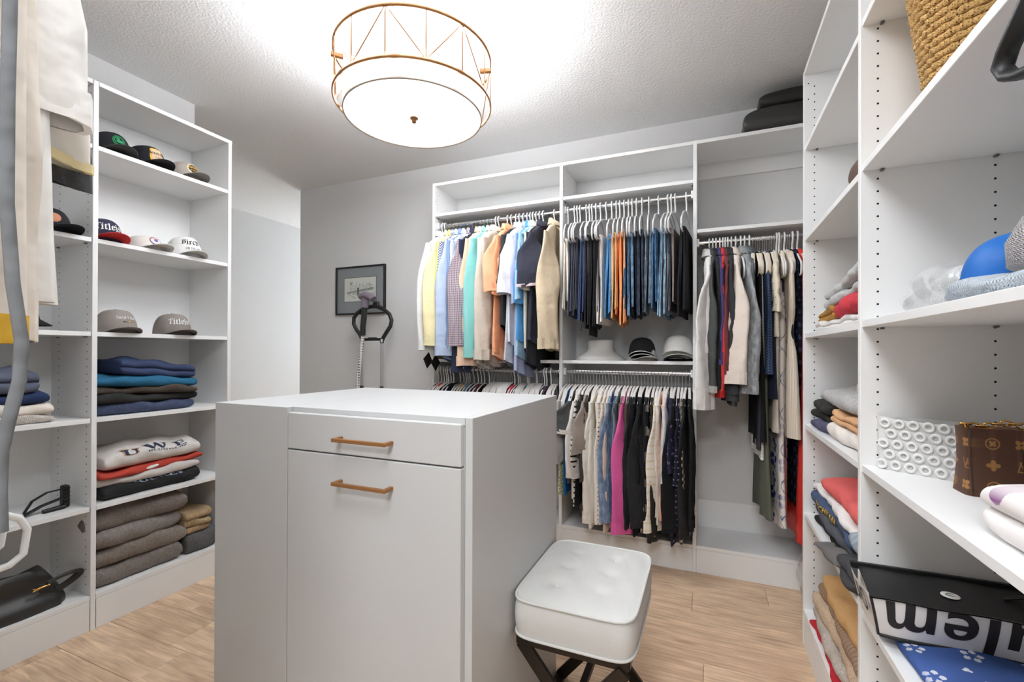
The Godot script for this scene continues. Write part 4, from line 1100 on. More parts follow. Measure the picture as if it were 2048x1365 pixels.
	for d in E:
		i += 1
		if d[2] == "": bare[d[1]] += 1
		var yaw := deg_to_rad(sin(i * 2.1) * 4.0)
		var at := Vector3(d[0], y, RODZ)
		if d[2] == "":
			hang(d[1], at, yaw, ("%s empty " % nth(bare[d[1]])) + {"t": "white plastic hanger", "c": "cream velvet hanger"}[d[1]] + " from the left on the right rod", "empty hangers among the dresses")
			continue
		hang(d[1], at, yaw, ("white plastic hanger" if d[1] == "t" else "cream velvet hanger") + " holding the " + short(d[2]), "hangers of the dresses on the right rod")
		var o: Dictionary = {th = 0.012, nw = 0.07, hs = 0.19}
		o.merge(d[4], true)
		top("dress" if o.L > 0.75 else "blouse", d[2], "dress" if o.L > 0.75 else "blouse", "dresses on the right rod", at + Vector3(0, -0.004, 0), yaw, d[3], o, i)

func blouses() -> void:
	var y := 1.071
	var D := [
		["light grey cardigan at the left end of the lower rod", cloth("cfc9c4"), {L = 0.47, sl = 0.50}],
		["lime dress with small black leopard spots", M.leopard, {L = 0.70, hs = 0.16, collar = false}],
		["bright blue tank dress next to the leopard dress", cloth("2a6bad"), {L = 0.70, hs = 0.15, collar = false}],
		["dark navy tank top right of the blue one", cloth("2c3040"), {L = 0.58, hs = 0.16, collar = false}],
		["charcoal tee with cream sleeve edges", cloth("50504f"), {tw = 50.0, zo = 0.05, L = 0.62, sl = 0.33, sw = 0.085, cw = 0.08, cuff = cloth("e2dad0"), ch = 0.02, hs = 0.19}],
		["cream blouse with ruffled cuff", cloth("e6ded6"), {tw = 35.0, zo = 0.02, L = 0.70, sl = 0.58, sw = 0.06}],
		["black and white striped long sleeved top", M.stripe_bw, {L = 0.74, sl = 0.56, sw = 0.055, cw = 0.045}],
		["black top behind the striped one", cloth("2a292b"), {L = 0.74, sl = 0.40}],
		["taupe tee with wide short sleeve", cloth("9c9187"), {tw = 40.0, zo = 0.035, L = 0.50, sl = 0.44, sw = 0.085, cw = 0.075}],
		["dark brown cardigan left of the ivory blouse", cloth("4b4340"), {L = 0.72, sl = 0.60}],
		["ivory pleated blouse with frilled hem", cloth("e8e2d6"), {tw = 40.0, zo = 0.02, L = 0.86, sl = 0.82, sw = 0.075, cw = 0.05}],
		["warm white long blouse", cloth("e9e4da"), {L = 0.84, sl = 0.84}],
		["pale cream silk blouse", cloth("ece3d2", "silk"), {L = 0.82, sl = 0.80}],
		["sand blouse with a column of black dots", M.dots, {L = 0.80, sl = 0.76}],
		["cream blouse with black polka dots", M.dots, {tw = 35.0, zo = 0.02, L = 0.80, sl = 0.815, sw = 0.075}],
		["sandy beige long top right of the polka dots", cloth("d9c5b2"), {L = 0.86, sl = 0.70}],
		["light blue chambray shirt", cloth("9db3cd", "denim"), {tw = 40.0, zo = 0.02, L = 0.74, sl = 0.80, sw = 0.08}],
		["mid blue denim shirt beside the chambray one", cloth("55698a", "denim"), {L = 0.80, sl = 0.74}],
		["grey green shirt left of the pink one", cloth("7b8288"), {L = 0.78, sl = 0.75}],
		["olive brown shirt left of the pink one", cloth("6e6656"), {L = 0.76, sl = 0.74}],
		["hot pink blouse with split cuff", cloth("d9619c", "fine"), {tw = 50.0, zo = 0.045, L = 0.80, sl = 0.85, sw = 0.085, cw = 0.068, so = 0.02}],
		["brown cardigan right of the pink blouse", cloth("5a4a46"), {L = 0.80, sl = 0.78}],
		["black ribbed knit cardigan", cloth("2b2c2f", "knit"), {tw = 30.0, zo = 0.02, L = 0.84, sl = 0.82, sw = 0.075}],
		["black boucle jumper beside the ribbed cardigan", cloth("26272a", "plush"), {L = 0.85, sl = 0.80}],
		["plain black long top", cloth("1f2023"), {L = 0.86, sl = 0.83}],
		["charcoal mohair jumper with wide sleeve", cloth("3a3a3b", "plush"), {tw = 45.0, zo = 0.03, L = 0.80, sl = 0.80, sw = 0.09, cw = 0.07, so = 0.018}],
		["black blouse left of the black and cream floral one", cloth("232326"), {L = 0.82, sl = 0.80}],
		["black and cream floral blouse", M.floral_dark, {L = 0.84, sl = 0.83, sw = 0.06}],
		["glossy olive black blouse hanging low", cloth("2d2e2a", "silk"), {tw = 30.0, zo = 0.02, L = 0.88, sl = 0.87, sw = 0.07, so = 0.016}],
		["cream blouse with tan striped hem", M.stripe_cream, {tw = 40.0, zo = 0.03, L = 0.84, sl = 0.82, sw = 0.08, cw = 0.075}],
		["off-white crepe blouse left of the peach stripes", cloth("e6e0d6"), {L = 0.78, sl = 0.74}],
		["peach and white striped blouse", M.stripe_peach, {L = 0.80, sl = 0.76, sw = 0.075}],
		["grey tie-dye top right of the peach stripes", M.tiedye, {L = 0.72, sl = 0.55}],
		["navy paisley blouse right of the tie-dye top", M.paisley, {L = 0.88, sl = 0.50}],
		["black gauze shirt with deep cuff", cloth("242528", "plush"), {tw = 45.0, zo = 0.035, L = 0.76, sl = 0.80, sw = 0.09, cw = 0.078, so = 0.016, ch = 0.10}],
		["navy dotted blouse near the plaid shirt", M.navy_dots, {L = 0.78, sl = 0.56}],
		["black and cream plaid flannel shirt", M.plaid, {L = 0.86, sl = 0.84, sw = 0.06}],
		["black coated jacket with snap cuff", cloth("29292a", "silk"), {tw = 30.0, zo = 0.02, L = 0.78, sl = 0.82, sw = 0.08, so = 0.014, button = true}],
		["black blazer at the right end of the lower rod", cloth("212122"), {L = 0.76, sl = 0.78, sw = 0.075}],
	]
	var n := D.size()
	for i in n:
		var d = D[i]
		var x := lerpf(-0.790, -0.088, float(i) / (n - 1))
		var yaw := deg_to_rad(sin(i * 2.7) * 2.5)
		var o: Dictionary = {th = 0.009, cx = 0.014, amp = 0.006, so = 0.006, collar = false, neck = 0.092, drop = 0.078, nw = 0.075, hs = 0.200}
		o.merge(d[2], true)
		var at := Vector3(x, y, RODZ)
		hang("w", at, yaw, "pale velvet hanger holding the " + short(d[0]), "velvet hangers on the lower right rod")
		top("blouse", d[0], "blouse", "tops on the lower right rod", at + Vector3(0, -0.003, 0), yaw, d[1], o, 200 + i)

func hidden_rail() -> void:
	var y := 1.070
	var T1 := [-1.705, -1.682, -1.660, -1.640, -1.626, -1.606, -1.585, -1.533, -1.507, -1.488, -1.475, -1.460, -1.430, -1.398, -1.374, -1.352, -1.316, -1.135, -1.110, -1.098, -1.049, -1.039, -0.985, -0.934, -0.919, -0.891]
	var W1 := []
	for i in 15: W1.append(-1.300 + i * 0.0105)
	for i in 5: W1.append(-1.088 + i * 0.0085)
	for i in 4: W1.append(-1.028 + i * 0.0105)
	for i in 4: W1.append(-0.978 + i * 0.010)
	for i in 3: W1.append(-0.876 + i * 0.012)
	var C := {2: ["coral red top", "c9504a"], 6: ["black top", "2b2b2c"], 7: ["grey top", "8d8d8c"], 9: ["mustard top", "c9a15e"], 11: ["dusty blue top", "7d90a3"], 14: ["maroon top", "6e3a3a"], 16: ["black wide top", "262627"], 17: ["crimson top", "c8444e"], 19: ["brown top", "5b4a47"], 21: ["teal top", "3b8ca6"], 22: ["orange top", "d87f49"], 24: ["plum top", "54404c"]}
	for i in T1.size():
		var at := Vector3(T1[i], y, RODZ)
		var yaw := deg_to_rad(4.0 + sin(i * 1.3) * 3.0)
		if C.has(i):
			hang("t", at, yaw, "white plastic hanger holding the %s on the low rod behind the island" % C[i][0], "plastic hangers on the low rod behind the island")
			top("shirt", "%s on the low rod behind the island, only its shoulder showing" % C[i][0], "shirt", "tops hidden behind the island", at + Vector3(0, -0.012, 0), yaw, cloth(C[i][1]), {L = 0.66, sl = 0.35, hs = 0.195, collar = false, th = 0.009, drop = 0.082}, 400 + i)
		else:
			hang("t", at, yaw, "%s white plastic hanger from the left on the low rod behind the island" % nth(i + 1), "plastic hangers on the low rod behind the island")
	for i in W1.size():
		hang("w", Vector3(W1[i], y, RODZ), deg_to_rad(5.0 + sin(i * 1.7) * 2.0), "%s pale velvet hanger from the left on the low rod behind the island" % nth(i + 1), "velvet hangers on the low rod behind the island")

# ---------- folded clothes, caps and bags ----------
# point of a folded stack piece: s runs along its width, a round its section (bottom, front folds, top, back)
func slab(w: float, h: float, d: float, n: int, sd: int, o: Dictionary) -> Callable:
	var p := sd * 1.37
	var tilt: float = o.get("tilt", 0.0); var dome: float = o.get("dome", 0.006); var wob: float = o.get("wob", 1.5)
	var er: float = o.get("er", 7.0); var bend: float = o.get("bend", 0.0)
	var r := minf(h / n / 2.0, 0.03)
	return func(s: float, a: float) -> Vector3:
		var y: float; var z: float
		if a < 0.15: y = 0.0; z = lerpf(-d / 2 + r, d / 2 - r, a / 0.15)
		elif a < 0.5:
			var q := (a - 0.15) / 0.35
			var f := fmod(q * n, 1.0) if q < 0.9999 else 1.0
			y = h * q; z = d / 2 - r + r * sqrt(maxf(0.0, 1.0 - pow(2.0 * f - 1.0, 2.0)))
		elif a < 0.85:
			var q := (a - 0.5) / 0.35
			z = lerpf(d / 2 - r, -d / 2 + r, q); y = h + dome * sin(q * PI)
		else: y = lerpf(h, 0.0, (a - 0.85) / 0.15); z = -d / 2
		var m := absf(2.0 * s - 1.0)
		var e := pow(maxf(0.0, 1.0 - pow(m, er)), 1.0 / er)
		var x := w * (s - 0.5)
		y = h * 0.42 + (y - h * 0.42) * maxf(e, 0.02)
		z = z * (0.86 + 0.14 * e)
		var k := y / h
		y += (0.004 * sin(x * 17.0 + p) + 0.003 * sin(x * 41.0 + z * 30.0 + p * 2.0)) * k * wob + tilt * (s - 0.5) * 1.0 + bend * (1.0 - pow(2.0 * s - 1.0, 2.0))
		z += (0.005 * sin(x * 12.0 + p * 1.7 + y * 20.0) + 0.002 * sin(x * 55.0 + y * 60.0)) * wob
		return Vector3(x, y, z)

func folded(called: String, label: String, category: String, group: String, at: Vector3, yaw: float, w: float, h: float, d: float, m: Material, n := 2, sd := 1, o := {}) -> MeshInstance3D:
	var f := slab(w, h, d, n, sd, o)
	var rows := []
	var S := [0.0, 0.004, 0.015, 0.035, 0.06]
	for i in 17: S.append(0.10 + i * 0.05)
	S.append_array([0.94, 0.965, 0.985, 0.996, 1.0])
	for s in S:
		var ring := PackedVector3Array()
		for j in 4: ring.append(f.call(s, 0.15 * j / 4.0))
		var nf := 9 * n
		for j in nf: ring.append(f.call(s, 0.15 + 0.35 * (j + 0.02) / nf))
		for j in 10: ring.append(f.call(s, 0.5 + 0.35 * j / 10.0))
		for j in 3: ring.append(f.call(s, 0.85 + 0.15 * j / 3.0))
		rows.append(ring)
	var s := mb(); grid(s, rows); fan(s, rows[0]); fan(s, rows[rows.size() - 1], true)
	var mi := obj(called, s, m)
	mi.position = at; mi.rotation.y = yaw
	if label != "": tag(mi, label, category, group)
	return mi

# a cap facing its own +z: crown of six panels, curved peak, button
func cap(label: String, at: Vector3, yaw: float, crown: Material, peak: Material, group := "caps on the left shelves", o := {}) -> Node3D:
	var t := thing("baseball_cap", label, "cap", at, yaw, group)
	var rx: float = o.get("rx", 0.079); var rz: float = o.get("rz", 0.094); var h: float = o.get("h", 0.108)
	var f := capf(rx, rz, h)
	var rows := []
	for i in 13:
		var ring := PackedVector3Array()
		for j in 36:
			var az := TAU * j / 36.0
			var p: Vector3 = f.call(az, i / 12.0)
			if j % 6 == 0 and i < 12: p = Vector3(p.x * 0.988, p.y, p.z * 0.988)
			ring.append(p)
		rows.append(ring)
	var s := mb(); grid(s, rows); obj("crown", s, crown, t)
	var br := mb()
	var T1 := []; var B1 := []
	for i in 7:
		var v := i / 6.0
		var a := PackedVector3Array(); var b := PackedVector3Array()
		for j in 17:
			var u := j / 8.0 - 1.0
			var az := u * 1.15
			var base := Vector3(sin(az) * rx, 0, cos(az) * rz)
			var out: float = sqrt(maxf(0.0, 1.0 - u * u)) * o.get("peak", 0.072) * v
			var y: float = 0.022 * (1.0 - u * u) - 0.004 + v * (0.006 * (1.0 - u * u)) + o.get("lift", 0.0) * v
			var p := Vector3(base.x * (1.0 + 0.02 * v), maxf(y, 0.0) + 0.003, base.z + out)
			a.append(p); b.append(p - Vector3(0, 0.0028, 0))
		T1.append(a); B1.append(b)
	grid(br, T1, false); grid(br, B1, false, 2)
	var edge := []
	for j in 17: edge.append(T1[6][j] - Vector3(0, 0.0014, 0))
	obj("peak", br, peak, t)
	var eb := mb(); tube(eb, edge, 0.0021, 5); obj("peak_edge", eb, o.get("edge", peak), t)
	var bt := mb(); lathe(bt, [Vector2(0.007, h - 0.001), Vector2(0.006, h + 0.003), Vector2(0.0005, h + 0.0045)], 10); obj("top_button", bt, o.get("button", crown), t)
	if o.has("band"):
		var bd := mb(); var R := []
		for y in [0.0, 0.016]:
			var ring := PackedVector3Array()
			for j in 36: ring.append(f.call(TAU * j / 36.0, y) * Vector3(0.985, 1, 0.985) + Vector3(0, y * 0.2, 0))
			R.append(ring)
		grid(bd, R); obj("sweat_band", bd, o.band, t)
	return t

func capf(rx: float, rz: float, h: float) -> Callable:
	return func(az: float, el: float) -> Vector3:
		var c := pow(maxf(cos(el * PI / 2), 0.0), 0.62); var s := pow(sin(el * PI / 2), 0.95)
		var front := maxf(cos(az), 0.0)
		return Vector3(sin(az) * rx * c, h * s + 0.006 * front * sin(el * PI), cos(az) * rz * pow(c, 1.0 - 0.25 * front))

func facing(rx: float, rz: float, h: float, el0: float, az0 := 0.0) -> Callable:
	var f := capf(rx, rz, h)
	return func(u: float, v: float) -> Vector3: return f.call(az0 + u / rz, clampf(el0 + v / h * 0.72, 0.01, 0.99))

func left_items() -> void:
	var Y := [2.066, 1.667, 1.267, 0.898, 0.523, 0.1465]
	var F := facing(0.079, 0.094, 0.108, 0.36)
	var blackm := cloth("26272a"); var grey := cloth("938a84"); var grey2 := cloth("8c837c"); var white := cloth("e9e8e5")
	var xc := -2.52
	var c := cap("black cap with round green embroidered emblem on the top shelf", Vector3(xc, Y[0], -1.215), PI / 2 - 0.05, blackm, cloth("4a4a4a"))
	var gt := mat("green_thread", Color(0.10, 0.55, 0.33), 0.7)
	patch("emblem", 0.030, 0.026, blackm, F, c)
	tube_ring(c, "emblem_ring", F, 0.029, 0.025, gt); tube_ring(c, "emblem_ring", F, 0.022, 0.019, gt)
	patch("emblem_shape", 0.018, 0.007, gt, F, c, 0.0022, 0.8, 0.003, -0.004); patch("emblem_shape", 0.010, 0.006, gt, F, c, 0.0022, 0.8, -0.004, 0.008)
	c = cap("black cap with tan yellow-edged shield patch on the top shelf", Vector3(xc, Y[0], -1.36), PI / 2 + 0.10, blackm, cloth("2b2b2d"))
	patch("patch_border", 0.042, 0.036, mat("gold_thread", Color(0.85, 0.65, 0.22), 0.8), F, c, 0.001, 0.45)
	patch("patch", 0.038, 0.032, mat("tan_patch", Color(0.84, 0.72, 0.60), 0.8), F, c, 0.0018, 0.45)
	words("patch_lettering", "Beach Bar", 0.019, M.black_thread, func(u, v): return F.call(u, v + 0.001), c, true, true, true, 0.0026)
	words("patch_lettering", "on the lake", 0.010, M.black_thread, func(u, v): return F.call(u + 0.008, v - 0.016), c, true, false, true, 0.0026)
	c = cap("taupe cap with dark oval patch in yellow letters on the top shelf", Vector3(xc, Y[0], -1.53), PI / 2 + 0.10, cloth("a39a92"), cloth("8a8681"), "caps on the left shelves", {h = 0.095})
	var F2 := facing(0.079, 0.094, 0.095, 0.38)
	patch("patch_border", 0.040, 0.028, mat("off_white_thread", Color(0.85, 0.82, 0.76), 0.8), F2, c)
	patch("patch", 0.037, 0.025, mat("dark_brown_patch", Color(0.18, 0.13, 0.12), 0.8), F2, c, 0.0018)
	words("patch_lettering", "BLACKIES", 0.016, mat("yellow_thread", Color(0.88, 0.72, 0.30), 0.8), func(u, v): return F2.call(u, v + 0.004), c, false, true, false, 0.0026)
	words("patch_lettering", "BY THE SEA", 0.009, M.gold_thread, func(u, v): return F2.call(u, v - 0.011), c, false, true, false, 0.0026)
	# second shelf
	c = cap("navy cap with white script and red peak on the second shelf", Vector3(xc, Y[1], -1.185), PI / 2 - 0.02, cloth("37354a"), cloth("cc3a38"), "caps on the left shelves", {lift = 0.006})
	words("script_lettering", "Titleist", 0.040, M.white_thread, F, c, true, true, true, 0.002)
	c = cap("low white cap with round red and blue patch on the second shelf", Vector3(xc, Y[1], -1.355), PI / 2 + 0.12, cloth("e6dfd8"), cloth("d8d3cd"), "caps on the left shelves", {h = 0.072})
	var F3 := facing(0.079, 0.094, 0.072, 0.40)
	patch("patch_border", 0.036, 0.022, mat("navy_thread", Color(0.15, 0.15, 0.30), 0.8), F3, c)
	patch("patch", 0.034, 0.020, mat("pale_patch", Color(0.92, 0.84, 0.82), 0.8), F3, c, 0.0016)
	patch("patch_centre", 0.014, 0.009, mat("blue_thread", Color(0.28, 0.33, 0.62), 0.8), F3, c, 0.0022)
	words("patch_lettering", "POST 326", 0.012, mat("red_thread", Color(0.76, 0.22, 0.20), 0.8), func(u, v): return F3.call(u, v + 0.010), c, false, true, false, 0.0026)
	c = cap("white cap with black script over small capitals on the second shelf", Vector3(xc, Y[1], -1.545), PI / 2 - 0.12, white, cloth("d9d7d3"), "caps on the left shelves", {h = 0.112, edge = cloth("dcdad6")})
	words("script_lettering", "Birch's", 0.040, M.black_thread, func(u, v): return F.call(u + 0.008, v + 0.012), c, true, true, true, 0.002)
	words("small_lettering", "ON THE LAKE", 0.015, M.black_thread, func(u, v): return F.call(u + 0.006, v - 0.019), c, false, false, false, 0.002)
	# third shelf
	c = cap("grey brown cap with small coloured embroidery on the third shelf", Vector3(xc, Y[2], -1.245), PI / 2 - 0.12, grey, cloth("8d857f"), "caps on the left shelves", {band = blackm})
	words("script_lettering", "Sand Valley", 0.020, M.white_thread, func(u, v): return F.call(u + 0.02, v + 0.004), c, true, false, true, 0.002)
	var cols := ["4a4a4a", "5f8f5a", "e9c35a", "d8684a"]
	for k in 4: patch("embroidered_dash", 0.006, 0.0022, cloth(cols[k]), F, c, 0.002, 1.0, 0.002 + k * 0.013, -0.012)
	c = cap("grey brown cap with white script lettering on the third shelf", Vector3(xc, Y[2], -1.49), PI / 2 - 0.10, grey2, cloth("77706b"), "caps on the left shelves", {band = blackm})
	words("script_lettering", "Titleist", 0.037, M.white_thread, func(u, v): return F.call(u - 0.002, v), c, true, true, true, 0.002)
	# first bay
	c = cap("black cap with oval tan leather patch in the left bay", Vector3(-2.50, Y[1], -0.985), PI / 2 + 0.25, blackm, cloth("232426"), "caps on the left shelves", {h = 0.10})
	patch("leather_patch", 0.030, 0.019, mat("tan_leather", Color(0.72, 0.45, 0.32), 0.6), facing(0.079, 0.094, 0.10, 0.34, -0.35), c, 0.002)
	var hs := mb(); lathe(hs, [Vector2(0.001, 0.095), Vector2(0.055, 0.092), Vector2(0.070, 0.075), Vector2(0.078, 0.030), Vector2(0.115, 0.005), Vector2(0.112, 0.003), Vector2(0.07, 0.028)], 28)
	var bh := obj("bucket_hat", hs, cloth("3c3c3d", "denim")); bh.position = Vector3(-2.52, Y[2] + 0.016, -0.90); tag(bh, "charcoal bucket hat on the third shelf of the left bay", "hat")
	folded("folded_scarf", "orange folded scarf under the charcoal bucket hat", "scarf", "", Vector3(-2.52, Y[2], -0.88), PI / 2, 0.14, 0.017, 0.16, cloth("d98a4a"), 1, 4)
	# folded stacks, bottom to top: [label, cloth, width, height, depth, along, folds, extra]
	var st := func(y0: float, D: Array, grp: String, sd0: int) -> void:
		var y := y0
		for q in D:
			folded(q[8], q[0], q[9], grp, Vector3(XL - 0.028 - q[4] / 2.0, y, q[5]), PI / 2 + 0.05 * sin(sd0 * 2.1), q[2], q[3], q[4], q[1], q[6], sd0, q[7])
			y += q[3] * 0.97; sd0 += 1
	st.call(Y[3], [
		["dark blue cable knit sweater, bottom of the fourth-shelf stack", cloth("525c78", "knit"), 0.41, 0.050, 0.25, -1.345, 1, {dome = 0.004}, "folded_sweater", "sweater"],
		["black folded sweater above the blue cable knit", cloth("30302f"), 0.44, 0.040, 0.26, -1.345, 1, {tilt = -0.012}, "folded_sweater", "sweater"],
		["dark brown ribbed sweater in the middle of the fourth-shelf stack", cloth("5b5047", "knit"), 0.43, 0.034, 0.25, -1.345, 1, {tilt = -0.016}, "folded_sweater", "sweater"],
		["teal blue pullover near the top of the fourth-shelf stack", cloth("2d6687"), 0.44, 0.048, 0.26, -1.35, 1, {tilt = -0.024, dome = 0.012}, "folded_pullover", "pullover"],
		["navy blue pullover lying on top of the fourth-shelf stack", cloth("3c4766"), 0.34, 0.066, 0.24, -1.385, 2, {tilt = -0.03, dome = 0.012}, "folded_pullover", "pullover"],
	], "folded sweaters on the fourth shelf", 30)
	st.call(Y[4], [
		["black sweatshirt with white-edged letters, bottom of the fifth-shelf stack", cloth("2f2f30"), 0.42, 0.066, 0.26, -1.365, 1, {dome = 0.008}, "folded_sweatshirt", "sweatshirt"],
		["light grey sweatshirt under the red one", cloth("cbc5bf"), 0.44, 0.040, 0.25, -1.36, 1, {tilt = 0.012, bend = -0.004}, "folded_sweatshirt", "sweatshirt"],
		["red sweatshirt with a white mark on its fold", cloth("b9483b"), 0.45, 0.032, 0.26, -1.365, 1, {tilt = 0.016, bend = -0.008}, "folded_sweatshirt", "sweatshirt"],
		["pale grey sweatshirt with large dark letters on top of the fifth-shelf stack", cloth("d6d1cb"), 0.42, 0.074, 0.27, -1.37, 1, {dome = 0.02, tilt = 0.012}, "folded_sweatshirt", "sweatshirt"],
	], "folded sweatshirts on the fifth shelf", 40)
	st.call(Y[5], [
		["thick taupe blanket, lowest of the four on the bottom shelf", cloth("a89d95", "plush"), 0.375, 0.085, 0.27, -1.31, 1, {er = 6.0}, "folded_blanket", "blanket"],
		["thick taupe blanket, second from the bottom", cloth("ada196", "plush"), 0.40, 0.085, 0.27, -1.315, 1, {er = 6.0}, "folded_blanket", "blanket"],
		["thick taupe blanket, third from the bottom", cloth("aea49d", "plush"), 0.375, 0.080, 0.26, -1.305, 1, {er = 6.0}, "folded_blanket", "blanket"],
		["thick taupe ribbed blanket on top of the four", cloth("a3978f", "plush"), 0.41, 0.090, 0.27, -1.31, 1, {er = 6.0, dome = 0.015}, "folded_blanket", "blanket"],
	], "taupe blankets on the bottom shelf", 50)
	st.call(Y[5], [
		["dark grey towel under the tan cloths", cloth("7c7b7a", "plush"), 0.17, 0.105, 0.22, -1.595, 1, {er = 6.0}, "folded_towel", "towel"],
		["thin tan cloth, lowest of three", cloth("d9b98f", "plush"), 0.12, 0.030, 0.20, -1.575, 1, {}, "folded_towel", "towel"],
		["tan cloth, middle of three", cloth("dcbd94", "plush"), 0.13, 0.042, 0.20, -1.575, 1, {}, "folded_towel", "towel"],
		["tan cloth on top of the grey towel pile", cloth("d8b88e", "plush"), 0.14, 0.042, 0.21, -1.575, 1, {}, "folded_towel", "towel"],
	], "towels at the right end of the bottom shelf", 60)
	st.call(Y[3], [
		["beige knit, lowest of the stack in the left bay", cloth("ddd2c8", "knit"), 0.26, 0.035, 0.24, -0.86, 1, {}, "folded_sweater", "sweater"],
		["cream knit above the beige one in the left bay", cloth("e4dace"), 0.28, 0.045, 0.25, -0.86, 1, {}, "folded_sweater", "sweater"],
		["navy pullover in the stack of the left bay", cloth("2f3c5e"), 0.24, 0.045, 0.24, -0.86, 1, {}, "folded_pullover", "pullover"],
		["slate grey sweater on top of the left bay stack", cloth("5b6070"), 0.19, 0.085, 0.22, -0.85, 2, {dome = 0.015}, "folded_sweater", "sweater"],
	], "folded knitwear in the left bay", 70)
	# lettering on the grey and black sweatshirts
	var gs := slab(0.42, 0.074, 0.27, 1, 43, {dome = 0.02, tilt = 0.012})
	var par: Node = null
	for n in get_children():
		if n.has_meta("label") and str(n.get_meta("label")).begins_with("pale grey sweatshirt"): par = n
	var nav := mat("navy_print", Color(0.14, 0.19, 0.31), 0.8)
	var gol := mat("gold_print", Color(0.80, 0.62, 0.42), 0.8)
	var on := func(u0: float, v0: float) -> Callable: return func(u, v): return gs.call(0.5 + (u0 + u) / 0.42, 0.5 - (v0 + v - 0.035) * -1.25)
	words("print_letter", "U", 0.118, gol, on.call(-0.105, -0.002), par, true, true, false, 0.0014)
	words("print_letter", "U", 0.098, nav, on.call(-0.105, -0.002), par, true, true, false, 0.0026)
	words("print_letter", "W", 0.098, nav, on.call(0.0, 0.012), par, true, true, false, 0.0020)
	words("print_letter", "E", 0.098, nav, on.call(0.11, 0.012), par, true, true, false, 0.0020)
	words("print_lettering", "BLUGOLDS", 0.032, nav, on.call(0.045, -0.045), par, true, true, false, 0.0020)
	var bsl := slab(0.42, 0.066, 0.26, 1, 40, {dome = 0.008})
	for n in get_children():
		if n.has_meta("label") and str(n.get_meta("label")).begins_with("black sweatshirt with white"): par = n
	words("print_lettering", "HOCKEY", 0.058, mat("pale_print", Color(0.80, 0.84, 0.88), 0.8), func(u, v): return bsl.call(0.52 + u / 0.42, 0.47 + v * 1.6), par, true, true, false, 0.0016)
	words("print_lettering", "HOCKEY", 0.050, mat("blue_print", Color(0.28, 0.36, 0.48), 0.8), func(u, v): return bsl.call(0.52 + u / 0.42, 0.47 + v * 1.6), par, true, true, false, 0.0026)
	var rsl := slab(0.45, 0.032, 0.26, 1, 42, {tilt = 0.016, bend = -0.008})
	for n in get_children():
		if n.has_meta("label") and str(n.get_meta("label")).begins_with("red sweatshirt"): par = n
	patch("white_mark", 0.028, 0.010, M.white_thread, func(u, v): return rsl.call(0.47 + u / 0.45, 0.34 + v * 8.0), par, 0.0015)
	# looped black belt on the fifth shelf of the left bay
	var t := thing("belt", "black leather belt looped on the fifth shelf of the left bay", "belt", Vector3(-2.50, Y[4], -1.0))
	var bs := mb(); tube(bs, [Vector3(0, 0.012, 0.07), Vector3(0.0, 0.055, 0.045), Vector3(0, 0.078, 0.0), Vector3(0, 0.080, -0.045)], 0.011, 6, false, Vector2(0.2, 1), Vector3.UP); obj("strap", bs, M.black, t)
	bs = mb(); tube(bs, [Vector3(0.01, 0.006, 0.075), Vector3(0.01, 0.030, 0.02), Vector3(0.01, 0.045, -0.045)], 0.014, 6, false, Vector2(0.3, 1), Vector3.UP); tube(bs, [Vector3(0.02, 0.006, 0.02), Vector3(0.02, 0.010, -0.05)], 0.010, 6); obj("strap", bs, M.black, t)
	bs = mb(); cbox(bs, Vector3(0.0, 0.048, -0.058), Vector3(0.03, 0.092, 0.024), 0.004)
	for k in 5: cbox(bs, Vector3(0.016, 0.018 + k * 0.016, -0.058), Vector3(0.004, 0.005, 0.022), 0.001)
	obj("clasp", bs, M.black, t)
	# black leather handbag on the bottom shelf
	t = thing("handbag", "black leather slouch handbag with brass clip on the bottom shelf of the left bay", "handbag", Vector3(-2.50, Y[5], -0.90), PI / 2)
	var R := []
	var hb := mb()
	for i in 13:
		var v := i / 12.0
		var ring := PackedVector3Array()
		for j in 32:
			var a := TAU * j / 32.0
			var cx := signf(cos(a)) * pow(absf(cos(a)), 0.55); var cz := signf(sin(a)) * pow(absf(sin(a)), 0.55)
			var wr := 1.0 + 0.05 * sin(a * 5.0 + v * 6.0) * v + 0.03 * sin(a * 9.0 + v * 3.0)
			ring.append(Vector3(cx * lerpf(0.145, 0.085, v * v) * wr, 0.155 * v - 0.010 * sin(a * 3.0) * v, cz * lerpf(0.075, 0.025, v) * wr + 0.01 * sin(v * 9.0)))
		R.append(ring)
	grid(hb, R); fan(hb, R[0]); fan(hb, R[12], true); obj("body", hb, M.leather, t)
	var sp := mb(); var P := []
	for i in 20:
		var a := -1.9 + i * 0.2
		P.append(Vector3(0.10 + 0.085 * cos(a), 0.035 + 0.085 * (0.5 + 0.5 * sin(a * 0.9 + 0.6)), 0.055 + 0.02 * sin(a)))
	tube(sp, P, 0.013, 8, false, Vector2(0.55, 1.1), Vector3(0, 0, 1)); obj("shoulder_strap", sp, M.leather, t)
	var pt := mb(); cbox(pt, Vector3(0.085, 0.062, 0.060), Vector3(0.05, 0.05, 0.006), 0.003, Transform3D(Basis(Vector3(1, 0, 0), -0.25), Vector3.ZERO)); obj("side_patch", pt, M.leather, t)
	var cp := mb(); tube(cp, [Vector3(0.035, 0.098, 0.075), Vector3(0.055, 0.101, 0.078), Vector3(0.080, 0.103, 0.078)], 0.004, 7); tube(cp, [Vector3(0.03, 0.094, 0.075), Vector3(0.055, 0.098, 0.080), Vector3(0.03, 0.104, 0.076)], 0.0022, 6)
	obj("clip", cp, mat("gold", Color(0.83, 0.66, 0.38), 0.25, 1.0), t)
	var zp := mb(); tube(zp, [Vector3(-0.09, 0.152, 0.01), Vector3(-0.03, 0.158, 0.02), Vector3(0.04, 0.150, 0.015)], 0.008, 6); obj("zip_top", zp, M.black, t)

